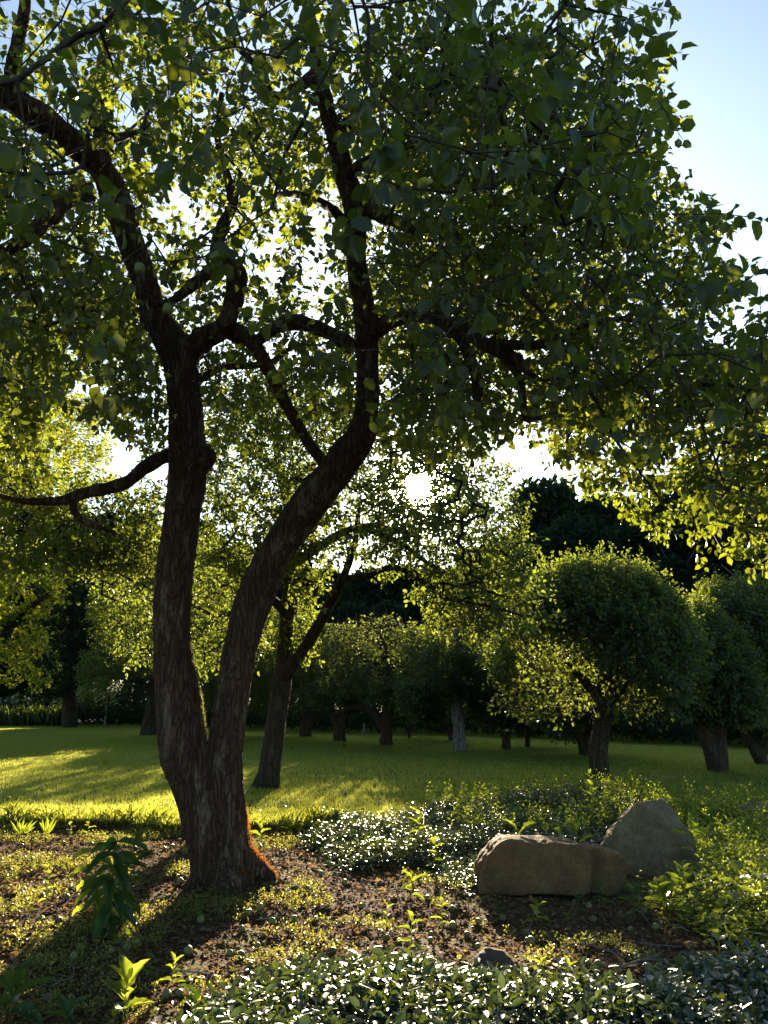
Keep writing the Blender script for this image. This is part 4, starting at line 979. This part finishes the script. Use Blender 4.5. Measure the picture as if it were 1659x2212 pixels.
rock('stone', [[P(x, y, Y) for x, y, Y in [(1595, 1742, 10.2), (1620, 1732, 10.3), (1680, 1735, 10.3), (1700, 1755, 10.2), (1600, 1760, 10.1), (1690, 1740, 10.7), (1610, 1738, 10.7)]]],
     'flat pale stone at the right edge where the ground cover meets the lawn', M_rockB, voxel=.02, disp=.012, sm=3)
rock('stone', [[P(x, y, Y) for x, y, Y in [(1360, 1686, 15.2), (1400, 1676, 15.4), (1460, 1676, 15.4), (1515, 1686, 15.2), (1500, 1692, 14.9), (1380, 1692, 14.9), (1480, 1680, 15.9), (1400, 1678, 15.9)]]],
     'low flat rock lying in the shaded lawn between the round trees', M_rockB, voxel=.04, disp=.02, sm=3)

# ------------------------------------------------------------------ ground cover
def inv_ground(poly, n, zg=0.0):
    """scatter uniformly on the ground inside a polygon given by its ground outline"""
    w = np.array([G(x, y, zg)[:2] for x, y in poly]); x0, y0 = w.min(0); x1, y1 = w.max(0); o = []; tot_ = 0
    wp = [tuple(a) for a in w]
    while tot_ < n:
        q = rng.uniform((x0, y0), (x1, y1), (n * 2, 2)); q = q[inpoly(q[:, 0], q[:, 1], wp)]; o.append(q); tot_ += len(q)
    q = np.vstack(o)[:n]; return q, polydist(q[:, 0], q[:, 1], wp)
ROCKZ = []
def cover(name, poly, n, height, L, mat, label, ratio=.48, tall=0.0, flat=.55, nl=6, tl=.12):
    q, d = inv_ground(poly, n); edge = np.clip(d / .35, 0, 1)
    hm = height * edge * (.75 + .5 * vnoise(v2(q[:, 0], q[:, 1]), 1.6) + .2 * vnoise(v2(q[:, 0], q[:, 1]), 5)); hm = np.maximum(hm, .02)
    z = gh(q[:, 0], q[:, 1]) + hm * rng.uniform(.25, 1, n) ** .5
    if tall: z = z + tall * (rng.random(n) < .06) * rng.uniform(.3, 1, n)
    C = np.column_stack([q, z]); D = unit(rng.normal(0, 1, (n, 3)) * np.array([1, 1, .35]) + np.array([0, 0, .45]))
    lp, ldv, lnm, LL, WW, base = clusters(C, D, rng.uniform(.5, 1.3, n) * tl, nl, L, ratio, droop=-.1, spread=.9)
    lnm = np.array([0, 0, 1.0]) + rng.normal(0, flat, lnm.shape) * (.32 + .75 * (rng.random((len(lnm), 1)) < .5)); ldv[:, 2] *= .35
    V, t_, q_ = leaves_geo(lp, ldv, lnm, LL, WW, 1, fold=.2, curl=.12)
    o = link(name, mesh(name, V, [t_, q_], True), mat); tag(o, label, kind='stuff')
    return C, D
C1, D1 = cover('periwinkle', [(330, 2230), (420, 2190), (500, 2120), (560, 2085), (760, 2062), (900, 2058), (1000, 2095), (1120, 2105), (1250, 2110), (1380, 2120), (1500, 2070), (1659, 2030), (1900, 2020), (1900, 2500), (250, 2500)], 5200, .13, .066, M_vinca,
      'glossy dark periwinkle covering the ground along the bottom of the view')
C2_, D2_ = cover('periwinkle', [(655, 1800), (700, 1765), (820, 1775), (960, 1755), (1090, 1742), (1200, 1725), (1330, 1722), (1400, 1740), (1320, 1800), (1280, 1835), (1050, 1850), (1035, 1910), (960, 1900), (940, 1850), (850, 1845), (740, 1860)], 6400, .19, .050, M_vinca,
      'mounded glossy periwinkle left of and behind the boulders')
C3, D3 = cover('leafy_ground_cover', [(1440, 1740), (1659, 1760), (1900, 1750), (1900, 2060), (1659, 2040), (1560, 2010), (1440, 1960), (1400, 1900), (1500, 1860), (1490, 1790)], 5200, .17, .046, M_vinca_y,
      'yellow-green leafy ground cover right of the boulders', tall=.12)
for CC, DD, nm_ in ((C1, D1, 'a'), (C2_, D2_, 'b'), (C3, D3, 'c')):
    V, q = segs(CC - np.array([0, 0, .12]) - DD * .05, CC + DD * .12, .0022, .0016, 3)
    tag(link('creeping_stems', mesh('creeping_stems', V, [q]), M_stem), 'thin green stems running through the ground cover', kind='stuff')
# upright young shoots on top of the middle and right cover
ntop = 1000
q, d = inv_ground([(900, 1755), (1090, 1742), (1240, 1722), (1400, 1722), (1480, 1745), (1659, 1755), (1800, 1760), (1800, 2000), (1600, 1960), (1500, 1870), (1480, 1780), (1320, 1790), (1250, 1815), (1000, 1815)], ntop)
z = gh(q[:, 0], q[:, 1]) + .10 + rng.uniform(0, .06, ntop); S = np.column_stack([q, z]); DS = unit(np.array([0, 0, 1.0]) + rng.normal(0, .3, S.shape)); tl_ = rng.uniform(.12, .3, ntop)
lp, ldv, lnm, LL, WW, base = clusters(S, DS, tl_, 9, .036, .5, droop=-.3)
V, t_, q_ = leaves_geo(lp, ldv, lnm, LL, WW, 1)
V2, q2_ = segs(S, S + DS * tl_[:, None], .002, .0012, 3)
tag(link('young_shoots', mesh('young_shoots', np.vstack([V, V2]), [t_, q_, q2_ + len(V)], True), M_vinca_y), 'upright bright shoots standing out of the ground cover round the boulders', kind='stuff')

# small weeds and moss tufts on the soil
BEDP = [(-200, 1785), (0, 1790), (400, 1790), (560, 1800), (680, 1800), (740, 1860), (850, 1850), (950, 1900), (1040, 1935), (1400, 1940), (1440, 1980), (1620, 2040), (1500, 2080), (1350, 2130), (1100, 2110), (900, 2060), (560, 2090), (400, 2200), (300, 2400), (-300, 2400)]
q, d = inv_ground(BEDP, 15000, -.08)
cln = vnoise(v2(q[:, 0], q[:, 1]), 1.7, 3) + .5 * vnoise(v2(q[:, 0], q[:, 1]), 4.5, 1); q = q[cln > .2]
S = np.column_stack([q, sz(q[:, 0], q[:, 1])]); DS = unit(np.array([0, 0, 1.0]) + rng.normal(0, .5, S.shape))
lp, ldv, lnm, LL, WW, base = clusters(S, DS, rng.uniform(.02, .09, len(S)), 6, .024, .55, droop=-.2)
V, t_, q_ = leaves_geo(lp, ldv, lnm, LL, WW, 0)
tag(link('small_weeds', mesh('small_weeds', V, [t_]), M_small), 'tiny pale green weeds scattered over the bare soil', kind='stuff')

# pebbles and clods
q, d = inv_ground(BEDP, 24000, -.08); n_ = len(q)
r_ = rng.uniform(.004, .013, n_) * np.where(rng.random(n_) < .08, 1.8, 1)
o8 = np.array([(1, 0, 0), (0, 1, 0), (-1, 0, 0), (0, -1, 0), (0, 0, 1), (0, 0, -1), (.65, .65, .45), (-.6, .6, .5), (-.62, -.62, .45), (.6, -.66, .5)])
f8 = np.array([(0, 6, 4), (6, 1, 4), (1, 7, 4), (7, 2, 4), (2, 8, 4), (8, 3, 4), (3, 9, 4), (9, 0, 4), (0, 1, 6), (1, 2, 7), (2, 3, 8), (3, 0, 9)])
V = o8[None] * rng.uniform(.65, 1.3, (n_, 10, 1)) * r_[:, None, None] * np.array([1.15, 1.15, .8])
a = rng.uniform(0, 6.3, n_); ca_, sa_ = np.cos(a)[:, None], np.sin(a)[:, None]
V = np.stack([V[..., 0] * ca_ - V[..., 1] * sa_, V[..., 0] * sa_ + V[..., 1] * ca_, V[..., 2]], -1)
V = V + np.column_stack([q, sz(q[:, 0], q[:, 1]) + r_ * .35])[:, None]
f = (f8[None] + (np.arange(n_) * 10)[:, None, None]).reshape(-1, 3)
M_clod = island_mat('clods', [(.045, .020, .010), (.10, .050, .026), (.19, .10, .052), (.08, .04, .021)], .9, .1)
tag(link('pebbles', mesh('pebbles', V.reshape(-1, 3), [f]), M_clod), 'pebbles and clods of brown soil strewn over the bed', kind='stuff')
# leaf litter
q, d = inv_ground(BEDP, 5200, -.08); S = np.column_stack([q, sz(q[:, 0], q[:, 1]) + .012]); n_ = len(q)
M_litter = island_mat('dry_leaves', [(.11, .055, .025), (.20, .11, .05), (.28, .17, .08), (.12, .07, .035)], .75, .15, [(.34, .19, .08), (.46, .32, .14)], .3)
V, t_, q_ = leaves_geo(S, rvec(n_) * np.array([1, 1, .3]), np.array([0, 0, 1.0]) + rng.normal(0, .5, (n_, 3)), rng.uniform(.02, .055, n_), rng.uniform(.012, .03, n_), 1, .5, .4)
tag(link('leaf_litter', mesh('leaf_litter', V, [t_, q_]), M_litter), 'dry brown fallen leaves lying over the soil bed', kind='stuff')

# fallen apples
ap = [(1183, 1922), (1355, 1993), (1395, 1976), (1018, 1975, 1), (1245, 1985), (1310, 1965)]
apx = [(864 / 1.646 * .5486 + 1106, 0)]
spots = [(1631, 1) for _ in ()]
def zoom3(x, y): return (2016 + x * 1008 / 1659) * .5486, (3000 + y * 1032 / 1698) * .5486
def zoom2(x, y): return (1008 + x * 1008 / 1659) * .5486, (3000 + y * 1032 / 1698) * .5486
def zoom1(x, y): return (x * 1008 / 1659) * .5486, (3000 + y * 1032 / 1698) * .5486
ap = [zoom3(*a) for a in [(862, 947), (937, 1053), (811, 1280), (737, 1245), (491, 1315), (335, 1335), (905, 1508), (246, 1280), (100, 1140), (100, 1085), (870, 1340), (560, 1335), (275, 1210), (765, 1030), (500, 925)]]
ap += [zoom2(*a) for a in [(1366, 1122), (1442, 1190), (573, 782), (338, 855), (105, 1020), (247, 1015), (387, 1015), (1118, 1288), (988, 1190), (500, 1222), (1133, 1080), (463, 655), (940, 585), (592, 550), (1134, 1150), (845, 1150), (25, 970), (10, 1170), (1600, 993), (1440, 1010), (680, 930)]]
ap += [zoom1(*a) for a in [(1305, 1408), (1492, 1216), (1620, 1300), (520, 1195), (722, 1250), (310, 490), (225, 520), (412, 525), (480, 1268), (1395, 1395), (1610, 990), (1300, 1030), (820, 1245), (590, 540), (1065, 560), (380, 1045), (270, 1030), (1220, 1240), (1545, 1235), (1240, 1520), (1080, 1510), (320, 1510), (880, 1200), (1165, 1500), (40, 1420)]]
def APL(x, y, w):
    c_ = 'green' if w else 'browning'
    if y > 2060: r_ = 'in front, close to the periwinkle along the bottom'
    elif x < 420: r_ = 'on the left of the bed, by the tall dark weed'
    elif x < 640: r_ = 'at the foot of the forked trunk'
    elif x < 900: r_ = 'on the sunlit soil between the trunk and the periwinkle mound'
    elif y < 1900: r_ = 'among weeds next to the periwinkle mound'
    else: r_ = 'on the shaded soil in front of the brown slab'
    return 'small %s apple fallen %s' % (c_, r_)
def apple_at(px_, py_, i):
    g = G(px_, py_, -.07); g = np.array([g[0], g[1], float(sz(g[0], g[1]))])
    s = rng.uniform(.040, .055)
    o = bpy.data.objects.new('fallen_apple', AM if i % 3 else AM2); COL.objects.link(o)
    o.location = (g[0], g[1], g[2] + s * .40); o.scale = (s, s, s * .95); o.rotation_euler = (rng.uniform(-1.2, 1.2), rng.uniform(-1.2, 1.2), rng.uniform(0, 6))
    tag(o, APL(px_, py_, i % 3), 'apple', 'windfall apples on the soil bed')
for i, a in enumerate(ap): apple_at(*a, i)
q, d = inv_ground([(-20, 1810), (380, 1800), (560, 1850), (950, 1910), (1400, 1960), (1300, 2090), (900, 2060), (420, 2150), (-20, 2200)], 24, -.08)
for i, (x, y) in enumerate(q):
    px_, py_, _ = proj(np.array([x, y, -.07])); apple_at(float(px_), float(py_), i)

# fallen twigs on the soil
def ground_twig(pts, w, label):
    pth = []
    for i, (x, y) in enumerate(pts):
        g = G(x, y, -.06); pth.append([g[0], g[1], float(sz(g[0], g[1])) + .018 + .012 * (i % 2), w * (1 - .6 * i / len(pts))])
    pth = np.array(pth); o0 = pth[0, :3].copy(); b = MB(); b.tube(catmull(to_local(pth, o0), .05), 6, rough=.1)
    for k in range(1, len(pth) - 1):
        e = pth[k, :3] - o0; dd = np.array([rng.uniform(-.12, .12), rng.uniform(-.12, .12), .03]); b.tube(np.array([[*e, w * .5], [*(e + dd * .6), w * .35], [*(e + dd), w * .2]]), 5)
    o = link('twig', b.mesh('twig'), M_wood, None, o0); tag(o, label, 'twig', 'dead twigs on the soil bed')
tw = [([zoom3(280, 1220), zoom3(400, 1192), zoom3(520, 1205), zoom3(640, 1250), zoom3(760, 1270)], .006, 'long thin bent twig on the soil in front of the brown slab'),
      ([zoom3(610, 1450), zoom3(680, 1370), zoom3(760, 1315), zoom3(900, 1310), zoom3(1160, 1312)], .007, 'forking dead twig near the right-hand periwinkle'),
      ([zoom3(830, 1190), zoom3(960, 1180), zoom3(1100, 1185)], .005, 'short dead twig lying nearest the heart-leaved weed'),
      ([zoom3(1025, 1065), zoom3(1090, 1072), zoom3(1150, 1085)], .005, 'reddish twig at the foot of the yellow-green weeds'),
      ([zoom3(770, 905), zoom3(830, 960), zoom3(880, 1000)], .005, 'thin twig beside the green apple under the slab'),
      ([zoom2(0, 1000), zoom2(150, 1000), zoom2(300, 985), zoom2(450, 1000), zoom2(700, 1055)], .005, 'long pale twig across the sunlit soil right of the trunk'),
      ([zoom2(560, 815), zoom2(700, 800), zoom2(860, 790), zoom2(1120, 760)], .004, 'slender twig on the soil left of the dark periwinkle'),
      ([zoom1(1160, 1340), zoom1(1300, 1360), zoom1(1450, 1360), zoom1(1640, 1330)], .005, 'curved pale twig in front of the bottom periwinkle'),
      ([zoom1(320, 1420), zoom1(400, 1390), zoom1(470, 1360), zoom1(480, 1300)], .005, 'dark twig in the tree shadow above the bright seedling'),
      ([zoom3(800, 1440 - 170), zoom3(950, 1300), zoom3(1110, 1250), zoom3(1160, 1230)], .004, 'crossing dead twig among the fallen leaves at right')]
for a in tw: ground_twig(*a)

# ------------------------------------------------------------------ single weeds, each with stem and leaves
def leafshape(kind, seed):
    if kind == 'lance': f = lambda u: .5 * np.sin(PI * u ** .75) ** .9
    elif kind == 'heart': f = lambda u: .5 * np.sqrt(np.clip(1 - (1.9 * (u - .42)) ** 2, .05, 1))
    else: f = lambda u: .5 * np.sin(PI * np.clip(u ** 1.5, 0, 1)) ** .8
    return ragged_leaf(kind + '_leaf', seed, 9, .3, .3, f, .05)
WL = {(k, c): [leafshape(k, s) for s in range(3)] for k in ('lance', 'heart', 'spoon') for c in ('l', 'd')}
for (k, c), ms_ in WL.items():
    for me in ms_: me.materials.append(M_weed if c == 'l' else M_weed_d)
def weed(px, py, hpx, nleaf, Lpx, ratio, label, kind='lance', col='l', lean=(0, 0), droop=.2, group=None, name='seedling', start=.25, opp=False, zb=None, fan=0, cat='plant'):
    g = G(px, py, -.07 if zb is None else zb); g = np.array([g[0], g[1], float(sz(g[0], g[1])) if zb is None else zb]); _, _, dep = proj(g); sc = dep / F
    H = hpx * sc; L = Lpx * sc * (1 if (py > 2150 or name == 'tall_weed') else rng.uniform(.7, .9)); t = empty(name, g, label, cat, group)
    top = np.array([lean[0] * sc, lean[1] * sc, H]); pth = np.array([[0, 0, -.01, max(.0025, H * .016)], [*(top * .5 + rng.normal(0, H * .03, 3)), max(.002, H * .012)], [*top, .0015]])
    cp = catmull(pth, max(H / 10, .01)); b = MB(); b.tube(cp, 6); link('stem', b.mesh('stem'), M_stem, t)
    ph = rng.uniform(0, 6)
    for i in range(nleaf):
        u = start + (1 - start) * (i + .5) / nleaf if nleaf > 1 else 1; j = min(len(cp) - 1, int(u * (len(cp) - 1))); p_ = cp[j, :3]
        ph += PI if (opp and i % 2) else 2.4; out_ = np.array([math.cos(ph), math.sin(ph) , 0]); d = unit(out_ * (1.15 - .6 * u) + np.array([0, 0, .9 * u + .1 - droop]) + rng.normal(0, .12, 3))
        s = L * (1 - .45 * abs(u - .55)) * rng.uniform(.75, 1.1)
        o = link('leaf', WL[(kind, col)][i % 3], None, t); o.matrix_basis = leaf_matrix(p_, d, np.array([0, 0, 1.0]) + d * .3 + rng.normal(0, .15, 3), s, s * ratio)
    return t
weed(276, 2200, 92, 9, 78, .5, 'bright young plant with broad toothed leaves, lit in the front left corner', 'lance', 'l', (-5, 0), -.05, start=.2)
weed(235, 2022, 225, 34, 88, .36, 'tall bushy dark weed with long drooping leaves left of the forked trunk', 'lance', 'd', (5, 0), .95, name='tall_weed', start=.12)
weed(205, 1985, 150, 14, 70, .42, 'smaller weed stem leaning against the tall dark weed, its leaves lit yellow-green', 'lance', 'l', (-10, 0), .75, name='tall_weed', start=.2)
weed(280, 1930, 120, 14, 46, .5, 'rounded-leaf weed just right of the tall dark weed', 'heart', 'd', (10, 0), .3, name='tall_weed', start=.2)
weed(370, 2128, 62, 7, 42, .45, 'seedling with upright oval leaves above the periwinkle, left of centre', 'lance', 'l', (4, 0), .05)
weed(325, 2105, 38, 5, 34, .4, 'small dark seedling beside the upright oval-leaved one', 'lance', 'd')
weed(885, 2060, 80, 8, 44, .42, 'tall seedling at the back edge of the bottom periwinkle', 'lance', 'l', (6, 0))
weed(835, 2000, 52, 6, 30, .4, 'seedling with pale top leaves near the middle of the bed', 'lance', 'l')
weed(1160, 1985, 44, 6, 42, .5, 'bright two-leaved seedling in the shade below the slab', 'lance', 'l')
weed(905, 1835, 90, 10, 40, .42, 'leafy sunlit seedling left of the dark periwinkle mound', 'lance', 'l', (4, 0))
weed(940, 1870, 70, 7, 36, .5, 'broader-leaved seedling beside the dark periwinkle mound', 'heart', 'l')
weed(955, 1990, 66, 8, 34, .42, 'yellow seedling at the edge of the shaded gravel', 'lance', 'l')
weed(890, 1940, 52, 5, 48, .3, 'seedling with one long arching leaf mid-bed', 'lance', 'l')
weed(560, 1825, 60, 7, 44, .4, 'seedling glowing right beside the orange mossy trunk foot', 'lance', 'l')
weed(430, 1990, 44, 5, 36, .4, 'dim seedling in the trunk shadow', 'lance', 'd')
weed(100, 1960, 90, 12, 30, .45, 'leafy weed clump left of the tall dark weed', 'lance', 'l')
weed(60, 1990, 44, 6, 26, .5, 'low weed lit at the left edge', 'lance', 'l')
weed(190, 1800, 38, 5, 26, .4, 'pale seedling against the shaded grass edge', 'lance', 'l')
weed(150, 1802, 34, 6, 15, .9, 'clover sprig at the grass edge on the left', 'heart', 'l')
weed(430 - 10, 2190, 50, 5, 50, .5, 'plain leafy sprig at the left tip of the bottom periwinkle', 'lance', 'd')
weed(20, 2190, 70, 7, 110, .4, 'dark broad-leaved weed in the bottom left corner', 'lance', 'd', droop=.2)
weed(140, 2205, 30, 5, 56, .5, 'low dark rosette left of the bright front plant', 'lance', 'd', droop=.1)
weed(1555, 2060, 120, 7, 44, .85, 'weed with rounded heart-shaped leaves at the right of the bed', 'heart', 'l', (10, 0))
weed(1600, 1960, 90, 6, 48, .8, 'large round-leaved weed above the right ground cover', 'heart', 'l', zb=.05)
weed(1650, 1950, 80, 5, 46, .7, 'round-leaved weed touching the right edge', 'heart', 'l', zb=.05)
weed(1440, 1965, 62, 16, 42, .55, 'bushy bright weed with curled leaves just right of the slab', 'heart', 'l', (-8, 0), .1, name='tall_weed', start=.3)
weed(1470, 1950, 80, 12, 44, .4, 'jagged upright leaves of a bright weed right of the slab', 'lance', 'l', (8, 0), -.1, name='tall_weed', start=.4)
weed(1495, 1850, 60, 6, 56, .35, 'sow thistle with wavy leaves right of the tall boulder', 'spoon', 'l', zb=.08)
weed(1530, 1845, 50, 5, 46, .35, 'second wavy-leaved thistle, further right of the tall boulder', 'spoon', 'l', zb=.08)
weed(1250, 1835, 52, 5, 56, .45, 'upright dock leaves behind the slab, close to the tall boulder', 'spoon', 'l', zb=.12, droop=-.5, start=0)
weed(1215, 1830, 40, 4, 50, .4, 'dock rosette in the middle behind the slab', 'spoon', 'l', zb=.12, droop=-.2, start=0)
weed(1120, 1815, 22, 3, 70, .3, 'long dock leaf leaning left behind the slab', 'spoon', 'l', zb=.16, droop=.1, start=0)
weed(1280, 1775, 110, 10, 26, .45, 'tall thin sprig poking above the ground cover left of the tall boulder', 'lance', 'l', (-2, 0), -.3, zb=.1)
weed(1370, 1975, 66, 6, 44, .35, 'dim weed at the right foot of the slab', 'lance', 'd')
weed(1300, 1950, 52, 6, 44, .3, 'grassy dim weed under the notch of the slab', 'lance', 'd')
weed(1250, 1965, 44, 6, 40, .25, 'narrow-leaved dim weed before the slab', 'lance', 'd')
weed(1170, 2120, 48, 8, 34, .4, 'yellowish clump before the bottom right periwinkle', 'lance', 'l')
weed(1230, 2125, 50, 8, 34, .4, 'second yellowish clump, right of the first', 'lance', 'l')
weed(700, 2115, 36, 4, 28, .45, 'little sprig at the back rim of the bottom periwinkle', 'lance', 'l')
# iris-like blades at the right
def blades(px, py, hpx, n, spread, label, zb=0.0):
    g = G(px, py, zb); g[2] = zb; _, _, dep = proj(g); sc = dep / F; t = empty('iris', g, label, 'plant')
    for i in range(n):
        a = (i - (n - 1) / 2) / max(n - 1, 1) * spread; d = unit(np.array([math.sin(a), rng.uniform(-.3, .3), math.cos(a)])); L = hpx * sc * rng.uniform(.6, 1.05)
        o = link('blade', WL[('lance', 'l')][i % 3], None, t); o.matrix_basis = leaf_matrix(np.array([i * .01, 0, 0]), d, np.array([0.3, -1, .2]) + rng.normal(0, .3, 3), L, .03)
blades(1600, 1745, 60, 7, 1.3, 'spiky clump of sword-shaped leaves at the lawn edge on the right', .02)
blades(40, 1800, 34, 9, 1.8, 'tuft of long grass at the left end of the bed', -.05)
blades(95, 1800, 40, 6, 1.0, 'second tuft of tall grass at the left of the bed', -.05)
# clover clump
g = G(800, 1850, -.06); g = np.array([g[0], g[1], float(sz(g[0], g[1]))]); t = empty('clover', g, 'clump of round-leaved clover before the dark periwinkle mound', 'plant')
st = rng.normal(0, 1, (46, 2)) * np.array([.14, .08]); tops = np.column_stack([st, rng.uniform(.06, .20, 46)])
V, q = segs(np.column_stack([st * .4, np.zeros(46)]), tops, .002, .0014, 3); tag(link('stems', mesh('stems', V, [q]), M_stem, t), kind='stuff')
for tp in tops:
    a0 = rng.uniform(0, 2)
    for k in range(3):
        a = a0 + k * 2.094; d = np.array([math.cos(a), math.sin(a), .1]); o = link('leaf', WL[('heart', 'l')][k], None, t); o.matrix_basis = leaf_matrix(tp, d, np.array([0, -.3, 1.0]) + rng.normal(0, .3, 3), .028, .028)
